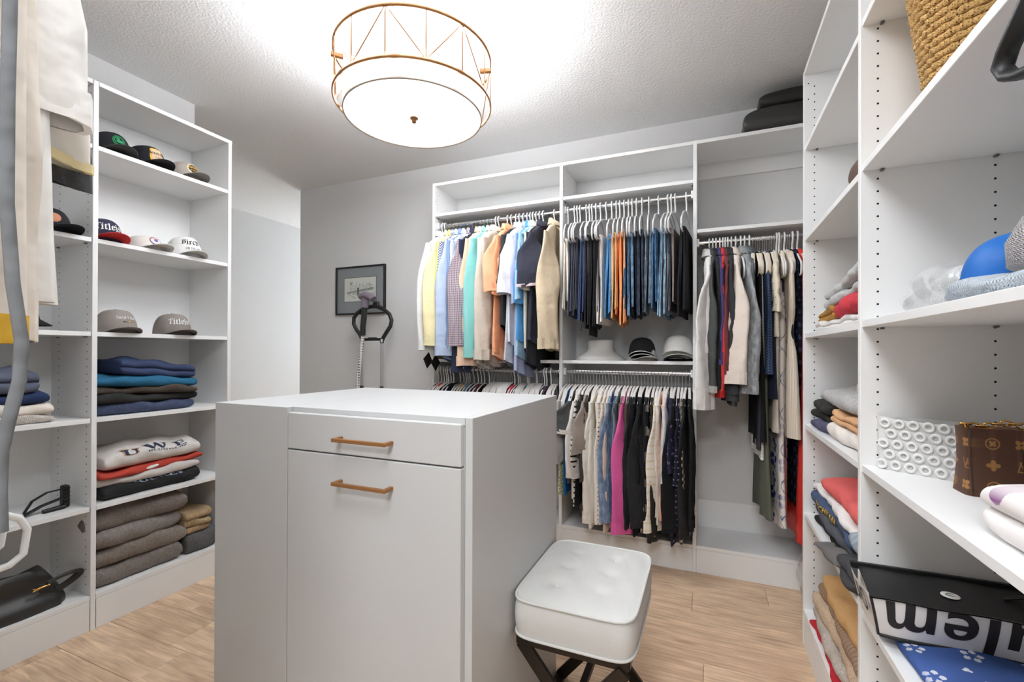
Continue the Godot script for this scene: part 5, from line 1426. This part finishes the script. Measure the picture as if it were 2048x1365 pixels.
func tube_ring(parent: Node, called: String, f: Callable, ru: float, rv: float, m: Material) -> MeshInstance3D:
	var L := []
	for j in 28:
		var a := TAU * j / 28.0
		L.append(f.call(cos(a) * ru, sin(a) * rv) * Vector3(1.01, 1.0, 1.01))
	var s := mb(); tube(s, L, 0.0018, 5, true)
	return obj(called, s, m, parent)

func back_items() -> void:
	# mannequin neck and two stacks of caps on the middle shelf
	var y := 1.1405
	var s := mb(); lathe(s, [Vector2(0.001, 0.0), Vector2(0.148, 0.0), Vector2(0.150, 0.008), Vector2(0.128, 0.026), Vector2(0.095, 0.046), Vector2(0.079, 0.062), Vector2(0.076, 0.075), Vector2(0.079, 0.112), Vector2(0.076, 0.122), Vector2(0.066, 0.126), Vector2(0.001, 0.126)], 40)
	var b := obj("mannequin_neck", s, mat("bust", Color(0.84, 0.83, 0.81), 0.8)); b.position = Vector3(-0.605, y, -2.83); b.scale = Vector3(1, 1, 0.72)
	tag(b, "white fabric mannequin neck stand on the middle shelf", "mannequin")
	var bk := cloth("2c2c2e"); var gy := cloth("d5d2cd"); var wh := cloth("e3e1dc")
	var E := {edge = M.white_thread, h = 0.105, rx = 0.078, peak = 0.075}
	cap("grey white cap at the bottom of the black cap stack", Vector3(-0.352, y, -2.815), 0.35, gy, gy, "cap stacks on the middle shelf", {h = 0.10, rx = 0.082})
	cap("black cap with white-edged peak, second in the black stack", Vector3(-0.352, y + 0.014, -2.812), 0.12, bk, bk, "cap stacks on the middle shelf", E)
	cap("black cap with white-edged peak on top of its stack", Vector3(-0.354, y + 0.030, -2.812), 0.08, bk, bk, "cap stacks on the middle shelf", E)
	cap("black cap at the bottom of the white cap stack", Vector3(-0.150, y, -2.815), -0.1, bk, bk, "cap stacks on the middle shelf", {h = 0.10})
	cap("white cap in the middle of the white stack", Vector3(-0.150, y + 0.014, -2.812), 0.05, wh, wh, "cap stacks on the middle shelf", {h = 0.115, rx = 0.086, edge = M.white_thread})
	cap("white crumpled cap on top of its stack", Vector3(-0.152, y + 0.034, -2.812), -0.05, wh, wh, "cap stacks on the middle shelf", {h = 0.112, rx = 0.086})
	# leather cases on top of the shelving
	var lm := mat("case_leather", Color(0.20, 0.20, 0.195), 0.45)
	folded("leather_case", "dark grey leather case on top of the back shelving, lower one", "case", "leather cases on the shelving", Vector3(0.425, TOP, -2.815), 0.0, 0.50, 0.132, 0.25, lm, 1, 3, {wob = 0.15, er = 4.0, dome = 0.01})
	folded("leather_case", "dark leather case stacked on the lower case near the ceiling", "case", "leather cases on the shelving", Vector3(0.465, TOP + 0.138, -2.83), 0.0, 0.43, 0.085, 0.22, mat("case_leather_dark", Color(0.145, 0.14, 0.135), 0.5), 1, 5, {wob = 0.15, er = 3.4, dome = 0.01})
	# storage box below the blouses, clear bag in the corner
	var t := thing("storage_box", "beige fabric storage box under the blouses at the back", "box", Vector3(-0.655, 0.1465, -2.925))
	var q := mb(); bx(q, Vector3(-0.09, 0, -0.06), Vector3(0.09, 0.10, 0.06), 0.003); obj("body", q, mat("boxcloth", Color(0.60, 0.54, 0.50), 0.9), t)
	q = mb(); bx(q, Vector3(-0.093, 0.098, -0.063), Vector3(0.093, 0.112, 0.063), 0.003); obj("lid", q, M.boxcloth, t)
	var pm := mat("clear_film", Color(0.95, 0.96, 0.97, 0.12), 0.08); pm.transparency = BaseMaterial3D.TRANSPARENCY_ALPHA
	var R := []
	for i in 11:
		var v := i / 10.0
		var ring := PackedVector3Array()
		for j in 26:
			var a := TAU * j / 26.0
			var r := 0.085 * (0.55 + 0.45 * sin(PI * (0.15 + 0.7 * v))) * (1.0 + 0.14 * sin(a * 5.0 + v * 7.0) + 0.08 * sin(a * 11.0 - v * 9.0))
			ring.append(Vector3(cos(a) * r * 0.75, v * 0.24, sin(a) * r * 0.6))
		R.append(ring)
	q = mb(); grid(q, R); fan(q, R[0]); fan(q, R[10], true)
	var o := obj("plastic_bag", q, pm); o.position = Vector3(0.475, 0.0, -2.59); tag(o, "crumpled clear plastic bag on the floor in the right corner", "plastic bag")

func right_far_items() -> void:
	var Y := [2.032, 1.661, 1.266, 0.898, 0.539, 0.1465]
	var yw := -PI / 2
	var put := func(label: String, called: String, cat: String, grp: String, y: float, z0: float, z1: float, h: float, d: float, m: Material, n: int, sd: int, o: Dictionary) -> void:
		folded(called, label, cat, grp, Vector3(XR + o.get("inset", 0.02) + d / 2.0, y, (z0 + z1) / 2.0), yw, z1 - z0, h, d, m, n, sd, o)
	var s := mb(); lathe(s, [Vector2(0.001, 0.0), Vector2(0.022, 0.002), Vector2(0.027, 0.02), Vector2(0.024, 0.035), Vector2(0.001, 0.042)], 18)
	var gc := obj("glasses_case", s, M.leather); gc.position = Vector3(0.42, Y[1], -2.10); gc.scale = Vector3(1.0, 1.0, 2.0); tag(gc, "small black glasses case on the second shelf of the right unit", "case")
	put.call("brown leather pouch just visible behind the divider", "leather_pouch", "pouch", "", Y[1], -1.66, -1.50, 0.085, 0.12, mat("brown_leather", Color(0.36, 0.27, 0.23), 0.5), 1, 81, {wob = 0.3, er = 3.0})
	var g := "folded clothes on the third right shelf"
	put.call("white printed tee, lowest on the third right shelf", "folded_tee", "tee", g, Y[2], -2.14, -1.52, 0.032, 0.25, cloth("dfdcd8"), 2, 82, {})
	put.call("mustard crocheted top on the third right shelf", "folded_shirt", "top", g, Y[2] + 0.031, -2.06, -1.80, 0.045, 0.22, cloth("d39a45", "plush"), 2, 83, {dome = 0.012})
	put.call("red folded top leaning on the mustard one", "folded_shirt", "top", g, Y[2] + 0.033, -1.86, -1.49, 0.060, 0.24, cloth("c13f48"), 1, 84, {tilt = 0.03})
	put.call("white folded towel-like sweater above the red top", "folded_sweater", "sweater", g, Y[2] + 0.085, -1.93, -1.49, 0.034, 0.24, cloth("ebebe9", "plush"), 1, 85, {tilt = 0.04})
	put.call("white folded sweater on top of the third right shelf", "folded_sweater", "sweater", g, Y[2] + 0.122, -1.94, -1.49, 0.034, 0.24, cloth("efefed", "plush"), 1, 86, {tilt = 0.04})
	g = "folded clothes on the fourth right shelf"
	put.call("violet grey knit, lowest at the left of the fourth right shelf", "folded_sweater", "sweater", g, Y[3], -2.15, -1.92, 0.040, 0.24, cloth("66657f", "knit"), 1, 87, {})
	put.call("black knit with small white label on the violet one", "folded_sweater", "sweater", g, Y[3] + 0.039, -2.16, -1.91, 0.032, 0.24, cloth("393836", "knit"), 1, 88, {})
	put.call("black fuzzy knit under the white fur sweater", "folded_sweater", "sweater", g, Y[3] + 0.070, -2.16, -1.90, 0.036, 0.24, cloth("3d3c3a", "plush"), 1, 89, {})
	put.call("cream rolled knit at the right of the fourth right shelf", "folded_sweater", "sweater", g, Y[3], -1.90, -1.56, 0.060, 0.24, cloth("ece5dd"), 1, 90, {er = 3.5})
	put.call("tan folded knit on the cream roll", "folded_sweater", "sweater", g, Y[3] + 0.056, -1.86, -1.50, 0.040, 0.23, cloth("d2a57c"), 2, 91, {})
	put.call("white fur sweater covering the fourth right shelf stack", "folded_sweater", "sweater", g, Y[3] + 0.102, -2.12, -1.49, 0.050, 0.26, cloth("e5e2df", "plush"), 1, 92, {dome = 0.014, er = 4.0, inset = 0.03})
	put.call("burgundy folded knit beside the divider", "folded_sweater", "sweater", g, Y[3], -1.56, -1.465, 0.058, 0.20, cloth("7e3a42", "knit"), 2, 93, {er = 3.0})
	var pb := mb(); lathe(pb, [Vector2(0.001, -0.03), Vector2(0.017, -0.025), Vector2(0.029, -0.008), Vector2(0.029, 0.008), Vector2(0.017, 0.025), Vector2(0.001, 0.03)], 18)
	var po := obj("pompom", pb, cloth("ededeb", "plush")); po.position = Vector3(0.425, Y[3] + 0.187, -1.60); tag(po, "white fluffy pompom on the white fur sweater", "pompom")
	g = "folded clothes on the fifth right shelf"
	put.call("black folded sweater, lowest on the fifth right shelf", "folded_sweater", "sweater", g, Y[4], -2.10, -1.62, 0.034, 0.25, cloth("2e2d2d"), 1, 94, {})
	put.call("dark grey sweatshirt with gold print on its edge", "folded_sweater", "sweater", g, Y[4] + 0.033, -2.13, -1.62, 0.036, 0.25, cloth("56585c"), 1, 95, {})
	put.call("blue sweatshirt with yellow letters on its edge", "folded_sweatshirt", "sweatshirt", g, Y[4] + 0.068, -2.15, -1.60, 0.044, 0.25, cloth("4a5873"), 1, 96, {})
	put.call("white folded knit above the blue sweatshirt", "folded_sweater", "sweater", g, Y[4] + 0.110, -2.15, -1.52, 0.030, 0.25, cloth("ebe7e3"), 1, 97, {inset = 0.025})
	put.call("pale blue denim piece beside the white knit", "folded_jeans", "jeans", g, Y[4] + 0.100, -1.60, -1.465, 0.04, 0.24, cloth("b4c0c9", "denim"), 1, 98, {er = 3.0, inset = 0.01})
	put.call("coral red folded fleece on top of the fifth right shelf", "folded_fleece", "fleece", g, Y[4] + 0.140, -2.05, -1.48, 0.060, 0.25, cloth("dd6a66"), 1, 99, {dome = 0.010, er = 3.5, inset = 0.03})
	put.call("charcoal hooded sweatshirt spilling over the shelf edge", "folded_sweatshirt", "sweatshirt", g, Y[4], -1.615, -1.465, 0.085, 0.27, cloth("47474a"), 2, 100, {er = 3.0, inset = -0.012})
	put.call("grey knit glove lying at the shelf edge", "folded_glove", "glove", g, Y[4], -1.83, -1.64, 0.028, 0.07, cloth("6f6b69"), 1, 101, {er = 2.4, inset = -0.022})
	var par: Node = null
	for n in get_children():
		if n.has_meta("label") and str(n.get_meta("label")).begins_with("blue sweatshirt with yellow"): par = n
	var bf := slab(0.55, 0.044, 0.25, 1, 96, {})
	words("print_lettering", "MICHIGAN", 0.042, mat("yellow_print", Color(0.85, 0.66, 0.20), 0.8), func(u, v): return bf.call(0.40 + u / 0.55, 0.30 + v * 5.0), par, false, true, false, 0.002)
	g = "folded knits on the bottom right shelf"
	put.call("thin red cloth, lowest on the bottom right shelf", "folded_cloth", "cloth", g, Y[5], -2.10, -1.66, 0.018, 0.27, cloth("bf2f38"), 1, 102, {inset = 0.006})
	put.call("oatmeal knit with one grey end", "folded_sweater", "sweater", g, Y[5] + 0.018, -2.14, -1.60, 0.050, 0.26, cloth("d6c8bb", "knit"), 1, 103, {inset = 0.012})
	put.call("cream and brown flecked knit", "folded_sweater", "sweater", g, Y[5] + 0.067, -2.13, -1.56, 0.052, 0.25, M.tweed, 1, 104, {inset = 0.02})
	put.call("brown ribbed knit with fine dark stripes", "folded_sweater", "sweater", g, Y[5] + 0.118, -2.11, -1.53, 0.040, 0.24, M.rib_brown, 1, 105, {inset = 0.03})
	put.call("camel folded knit on top of the bottom right shelf", "folded_sweater", "sweater", g, Y[5] + 0.156, -2.09, -1.52, 0.046, 0.24, cloth("cba06c"), 1, 106, {inset = 0.035})
	put.call("navy rolled sweatshirt at the divider on the bottom shelf", "folded_sweatshirt", "sweatshirt", g, Y[5] + 0.036, -1.64, -1.465, 0.075, 0.26, cloth("393c55"), 1, 107, {er = 2.6, inset = 0.008})
	put.call("green camouflage cloth under the navy roll", "folded_cloth", "cloth", g, Y[5], -1.65, -1.465, 0.036, 0.27, M.camo, 1, 108, {er = 3.0, inset = 0.004})
	put.call("charcoal wool piece behind the navy roll", "folded_sweater", "sweater", g, Y[5] + 0.10, -1.56, -1.465, 0.05, 0.18, cloth("3f3e40", "plush"), 1, 109, {er = 2.6, inset = 0.07})

func right_near_items() -> void:
	# straw basket of coiled braids on the high shelf
	var t := thing("straw_basket", "honey coloured coiled straw basket on the high right shelf", "basket", Vector3(0.535, 1.672, -1.265))
	var sm := mat("straw", Color(0.90, 0.71, 0.43), 0.75); sm.uv1_triplanar = true; sm.uv1_scale = Vector3.ONE / 0.05
	sm.albedo_texture = T.mottle; sm.normal_enabled = true; sm.normal_texture = T.knit; sm.normal_scale = 1.5
	for i in 24:
		var r := 0.080 + 0.0020 * i; var L := []
		for j in 64:
			var a := TAU * j / 64.0
			L.append(Vector3(cos(a) * (r + 0.0035 * sin(a * 26.0 + i * PI)), 0.009 + i * 0.0155, sin(a) * (r + 0.0035 * sin(a * 26.0 + i * PI))))
		var s := mb(); tube(s, L, 0.0088, 6, true); obj("coil", s, sm, t)
	var bb := mb(); lathe(bb, [Vector2(0.001, 0.001), Vector2(0.08, 0.001), Vector2(0.08, 0.008)], 24); obj("base", bb, sm, t)
	# shelf with caps: wrapped knit, light blue cloth, blue cap, grey beanie
	folded("wrapped_sweater", "white knit wrapped in clear plastic on the right shelf", "sweater", "", Vector3(0.53, 1.271, -1.20), -PI / 2, 0.255, 0.072, 0.23, cloth("e2e2e0", "knit"), 1, 120, {er = 3.0, tilt = 0.02})
	var pm := mat("milky_film", Color(0.93, 0.94, 0.95, 0.18), 0.15); pm.transparency = BaseMaterial3D.TRANSPARENCY_ALPHA
	folded("plastic_wrap", "clear plastic wrap round the white knit", "plastic wrap", "", Vector3(0.53, 1.2705, -1.20), -PI / 2, 0.285, 0.084, 0.26, pm, 1, 121, {er = 3.0, wob = 1.6, tilt = 0.02})
	folded("folded_cloth", "pale blue grey folded cloth under the blue cap", "cloth", "", Vector3(0.52, 1.271, -0.91), -PI / 2, 0.36, 0.030, 0.27, cloth("bfc7cf", "knit"), 1, 122, {er = 3.0, dome = 0.006})
	cap("bright blue cap on the pale blue cloth", Vector3(0.50, 1.302, -1.03), PI / 2 - 0.4, cloth("2467b5", "silk"), cloth("2163ad", "silk"), "", {h = 0.085, rx = 0.082})
	var bn := mb(); lathe(bn, [Vector2(0.075, 0.0), Vector2(0.09, 0.012), Vector2(0.092, 0.05), Vector2(0.075, 0.085), Vector2(0.045, 0.105), Vector2(0.001, 0.112)], 28)
	var bo := obj("knit_beanie", bn, cloth("b3aeae", "knit")); bo.position = Vector3(0.503, 1.302, -0.905); tag(bo, "grey knit beanie at the right edge of the picture", "beanie")
	# black strap hanging below the high shelf
	var L := []
	for p in [[0.36, 1.655, -0.690], [0.345, 1.60, -0.715], [0.34, 1.572, -0.735], [0.34, 1.556, -0.757], [0.34, 1.541, -0.768], [0.34, 1.524, -0.755], [0.34, 1.512, -0.730], [0.34, 1.502, -0.695], [0.342, 1.50, -0.66]]: L.append(Vector3(p[0], p[1], p[2]))
	var ss := mb(); tube(ss, L, 0.0115, 10, false, Vector2(1.0, 0.6), Vector3(1, 0, 0)); tag(obj("leather_strap", ss, M.black), "shiny black leather strap hanging below the high right shelf", "strap")
	# white ring-lace clutch
	t = thing("lace_clutch", "white clutch covered in lace rings beside the divider", "clutch bag", Vector3(0.498, 0.899, -1.375), -0.62)
	var wm := cloth("e9e8e5"); var cb := mb(); var R := []
	for i in 7:
		var v := i / 6.0; var ring := PackedVector3Array()
		for j in 32:
			var a := TAU * j / 32.0
			ring.append(Vector3(signf(cos(a)) * pow(absf(cos(a)), 0.4) * (0.112 + 0.008 * v), v * 0.125 + 0.004 * sin(a * 3), signf(sin(a)) * pow(absf(sin(a)), 0.5) * lerpf(0.034, 0.010, v)))
		R.append(ring)
	grid(cb, R); fan(cb, R[0]); obj("body", cb, cloth("d9d8d6"), t)
	var k := RandomNumberGenerator.new(); k.seed = 3
	for r in 5:
		for c in 8:
			var u := -0.098 + c * 0.028 + (0.014 if r % 2 else 0.0); var y := 0.014 + r * 0.0245
			if u > 0.108: continue
			var z := lerpf(0.034, 0.010, y / 0.125) + 0.003
			var P := []
			for j in 16: P.append(Vector3(u + cos(TAU * j / 16) * 0.0088, y + sin(TAU * j / 16) * 0.0088, z + k.randf() * 0.0004))
			var rs := mb(); tube(rs, P, 0.0036, 6, true); obj("lace_ring", rs, wm, t)
	# monogram bag with gold chain
	t = thing("monogram_bag", "brown monogram canvas bag with black pocket and gold chain", "handbag", Vector3(0.585, 0.899, -1.24))
	var mm: StandardMaterial3D = M.monogram
	var mg := mb(); R = []
	for i in 9:
		var v := i / 8.0; var ring := PackedVector3Array()
		for j in 40:
			var a := TAU * j / 40.0
			ring.append(Vector3(signf(cos(a)) * pow(absf(cos(a)), 0.22) * (0.105 - 0.004 * sin(v * PI)), v * 0.135, signf(sin(a)) * pow(absf(sin(a)), 0.3) * lerpf(0.037, 0.026, v)))
		R.append(ring)
	grid(mg, R); fan(mg, R[0]); fan(mg, R[8], true); obj("body", mg, mm, t)
	var pp := mb(); tube(pp, [Vector3(-0.098, 0.004, 0.037), Vector3(-0.100, 0.07, 0.033), Vector3(-0.098, 0.132, 0.027)], 0.0022, 6); obj("piping", pp, mat("brown_edge", Color(0.28, 0.19, 0.15), 0.5), t)
	var pk := mb(); cbox(pk, Vector3(0.045, 0.052, 0.0365), Vector3(0.13, 0.085, 0.006), 0.002, Transform3D(Basis(Vector3(1, 0, 0), -0.06), Vector3.ZERO)); obj("front_pocket", pk, mat("pocket_black", Color(0.13, 0.13, 0.13), 0.6), t)
	var gold: StandardMaterial3D = M.gold
	for i in 17:
		var x := -0.098 + i * 0.0125; var P := []
		var tw := PI / 2 if i % 2 else 0.3
		for j in 12:
			var a := TAU * j / 12.0
			P.append(Vector3(x + cos(a) * 0.0095, 0.142 + sin(a) * 0.0055 * sin(tw) - 0.004 * sin(i * 0.9), 0.012 + sin(a) * 0.0055 * cos(tw)))
		var cs := mb(); tube(cs, P, 0.0020, 6, true); obj("chain_link", cs, gold, t)
	for i in 3:
		var P := []
		for j in 12: P.append(Vector3(-0.1 + 0.002 * i, 0.134 - i * 0.010 + sin(TAU * j / 12) * 0.007, 0.012 + cos(TAU * j / 12) * 0.004 + i * 0.003))
		var cs := mb(); tube(cs, P, 0.0020, 6, true); obj("chain_link", cs, gold, t)
	# folded floral cloth near the camera
	folded("folded_cloth", "white folded cloth with blue leaves and purple flowers on the right shelf", "cloth", "", Vector3(0.545, 0.899, -0.84), -PI / 2, 0.29, 0.082, 0.28, M.leafy, 2, 130, {er = 6.0, dome = 0.008, wob = 0.7})
	# shopping bag lying upside down on a bandana-print cloth
	folded("folded_cloth", "blue and white bandana print cloth under the shopping bag", "cloth", "", Vector3(0.535, 0.5275, -1.27), -PI / 2, 0.28, 0.026, 0.29, M.bandana, 1, 131, {er = 4.0, wob = 0.5})
	t = thing("shopping_bag", "white shopping bag with black base lying upside down on the lower right shelf", "shopping bag", Vector3(0.335, 0.555, -1.245))
	var wb := mat("bag_white", Color(0.90, 0.89, 0.88), 0.5); var bb2 := mat("bag_black", Color(0.085, 0.085, 0.09), 0.5)
	var W := 0.345
	# face(u, v): u along +x from the left edge, v up; the front leans back towards its lower edge
	var face := func(u: float, v: float) -> Vector3: return Vector3(u + 0.022 * (1.0 - v / 0.095) * maxf(0.0, 1.0 - u / 0.06), v, -0.028 * pow(maxf(0.0, 1.0 - v / 0.095), 1.5) + 0.004 * sin(u * 25.0) * (1.0 - v / 0.095) + 0.030 * u)
	var G := []
	for i in 9:
		var row := PackedVector3Array()
		for j in 25: row.append(face.call(W * j / 24.0, 0.095 * (1.0 - i / 8.0)))
		G.append(row)
	var fs := mb(); grid(fs, G, false)
	var sideL := []
	for i in 9:
		var row := PackedVector3Array()
		for j in 7:
			var p: Vector3 = face.call(0.0, 0.095 * (1.0 - i / 8.0))
			row.append(Vector3(p.x - 0.006 * sin(j / 6.0 * PI), p.y, lerpf(-0.165, p.z, j / 6.0)))
		sideL.append(row)
	grid(fs, sideL, false, 2)
	bx(fs, Vector3(0.03, 0.0, -0.165), Vector3(W, 0.09, -0.04), 0.002)
	obj("body", fs, wb, t)
	var ts := mb(); s_top(ts, W); obj("base", ts, bb2, t)
	var P2 := []
	for j in 25: P2.append(face.call(W * j / 24.0, 0.0))
	var es := mb(); tube(es, P2, 0.005, 6)
	var P3 := []
	for i in 9: P3.append(face.call(0.0, 0.095 * (1.0 - i / 8.0)) + Vector3(-0.002, 0, 0))
	tube(es, P3, 0.0028, 6); obj("edge_binding", es, bb2, t)
	words("bag_lettering", "lululem", 0.112, mat("bag_ink", Color(0.13, 0.105, 0.10), 0.6), func(u, v): return face.call(0.222 - u, 0.052 - v), t, false, true, false, 0.0012)
	words("bag_lettering", "on", 0.085, M.bag_ink, func(u, v): return sidept(0.5 - u / 0.14, 0.058 - v), t, false, false, false, 0.0012)
	var lg := mb(); lathe(lg, [Vector2(0.0005, 0.0016), Vector2(0.016, 0.0014), Vector2(0.0165, 0.0)], 24)
	var lo := obj("logo_disc", lg, M.white_thread, t); lo.position = Vector3(0.155, 0.1005, -0.055)
	var lr := mb(); var P4 := []
	for j in 14: P4.append(Vector3(cos(0.9 + j * 0.36) * 0.008 + 0.002 * sin(j), 0.0022, sin(0.9 + j * 0.36) * 0.006))
	tube(lr, P4, 0.0006, 4); var lro := obj("logo_mark", lr, M.black_thread, t); lro.position = lo.position
	var hn := mb(); tube(hn, [Vector3(0.26, 0.100, -0.09), Vector3(0.29, 0.118, -0.07), Vector3(0.32, 0.122, -0.05), Vector3(0.335, 0.10, -0.03)], 0.013, 6, false, Vector2(0.2, 1), Vector3.UP); obj("carry_handle", hn, M.black, t)

func sidept(q: float, v: float) -> Vector3:
	return Vector3(-0.0065 + 0.022 * (1.0 - v / 0.095), v, lerpf(-0.165, -0.0, q))

func s_top(s: SurfaceTool, W: float) -> void:
	var G := []
	for i in 7:
		var row := PackedVector3Array()
		for j in 13:
			var u := W * j / 12.0 - 0.004
			var b := i / 6.0
			row.append(Vector3(u + (0.02 * b if j == 0 else 0.0), 0.096 + 0.003 * sin(b * PI) + 0.0015 * sin(u * 40.0), lerpf(0.006 + 0.030 * u, -0.168, b)))
		G.append(row)
	grid(s, G, false)
	var B := []
	for row in G:
		var r2 := PackedVector3Array()
		for p in row: r2.append(p - Vector3(0, 0.0035, 0))
		B.append(r2)
	grid(s, B, false, 2)
	bx(s, Vector3(0.0, 0.088, -0.170), Vector3(W, 0.104, -0.160), 0.001)

func foreground() -> void:
	var y := 2.055; var z := -0.115
	var D := [
		[-0.80, "cream long sleeved jacket hanging closest at the left edge", cloth("e4dacd"), {L = 0.80, sl = 0.865, sw = 0.085, cw = 0.026, hs = 0.150, tw = 0.0, collar = false, th = 0.03, so = 0.02}, "jacket"],
		[-0.865, "white short sleeved top behind the cream jacket sleeve", cloth("efece7"), {L = 0.80, sl = 0.565, sw = 0.11, cw = 0.085, hs = 0.205, collar = false, th = 0.02, so = 0.01, cuff = cloth("f1eeea"), ch = 0.045}, "top"],
		[-0.905, "white top with pale yellow lining below the first sleeve", cloth("ebe5da"), {L = 0.80, sl = 0.595, sw = 0.10, cw = 0.085, hs = 0.225, collar = false, cuff = cloth("e9d9a8"), ch = 0.010}, "top"],
		[-0.945, "dark grey denim sleeve under the white sleeves", cloth("5c5d5e", "denim"), {L = 0.75, sl = 0.615, sw = 0.10, cw = 0.085, hs = 0.245, collar = false}, "jacket"],
		[-0.685, "cream top with yellow hem at the far left edge", cloth("e2d8cb"), {L = 0.86, hs = 0.130, collar = false, fl = 0.006, hem = cloth("dcae3e"), th = 0.02}, "top"],
	]
	var i := 300
	for d in D:
		i += 1
		hang("t", Vector3(d[0], y, z), 0.0, "white plastic hanger above the frame holding the " + short(d[1]), "hangers on the front rail")
		top("hanging_jacket" if d[4] == "jacket" else "hanging_shirt", d[1], d[4], "clothes on the front rail", Vector3(d[0], y - 0.004, z), 0.0, d[2], d[3], i)
	var L := []
	for p in [[-0.641, 1.534, -0.226], [-0.642, 1.432, -0.225], [-0.642, 1.331, -0.225], [-0.640, 1.251, -0.229], [-0.638, 1.193, -0.235], [-0.639, 1.152, -0.234], [-0.641, 1.112, -0.227], [-0.643, 1.082, -0.223], [-0.643, 1.043, -0.222], [-0.643, 1.002, -0.223]]:
		L.append(Vector3(p[0], p[1], p[2]))
	L.push_front(Vector3(-0.641, 1.75, -0.226))
	var s := mb(); tube(s, L, 0.0055, 8, false, Vector2(1.0, 0.4), Vector3(0.3, 0, -1))
	tag(obj("webbing_strap", s, cloth("77797b", "fine")), "grey webbing strap hanging in front at the far left edge", "strap")
	var yl := 1.12; var zl := -0.130
	for q in [[-0.86, "white plastic hanger carrying the jeans at the lower left edge"], [-0.925, "white plastic hanger just behind the jeans hanger"], [-1.02, "white plastic hanger farthest left behind the jeans"]]:
		hang("t", Vector3(q[0], yl, zl), 0.05, q[1], "hangers on the low front rail")
	trousers_on("jeans", "faded light blue jeans folded over a hanger at the lower left edge", "jeans", "", Vector3(-0.86, yl, zl), 0.05, cloth("7f9cb3", "denim"), 0.85, 0.80, 0.150, 501, 1.6)
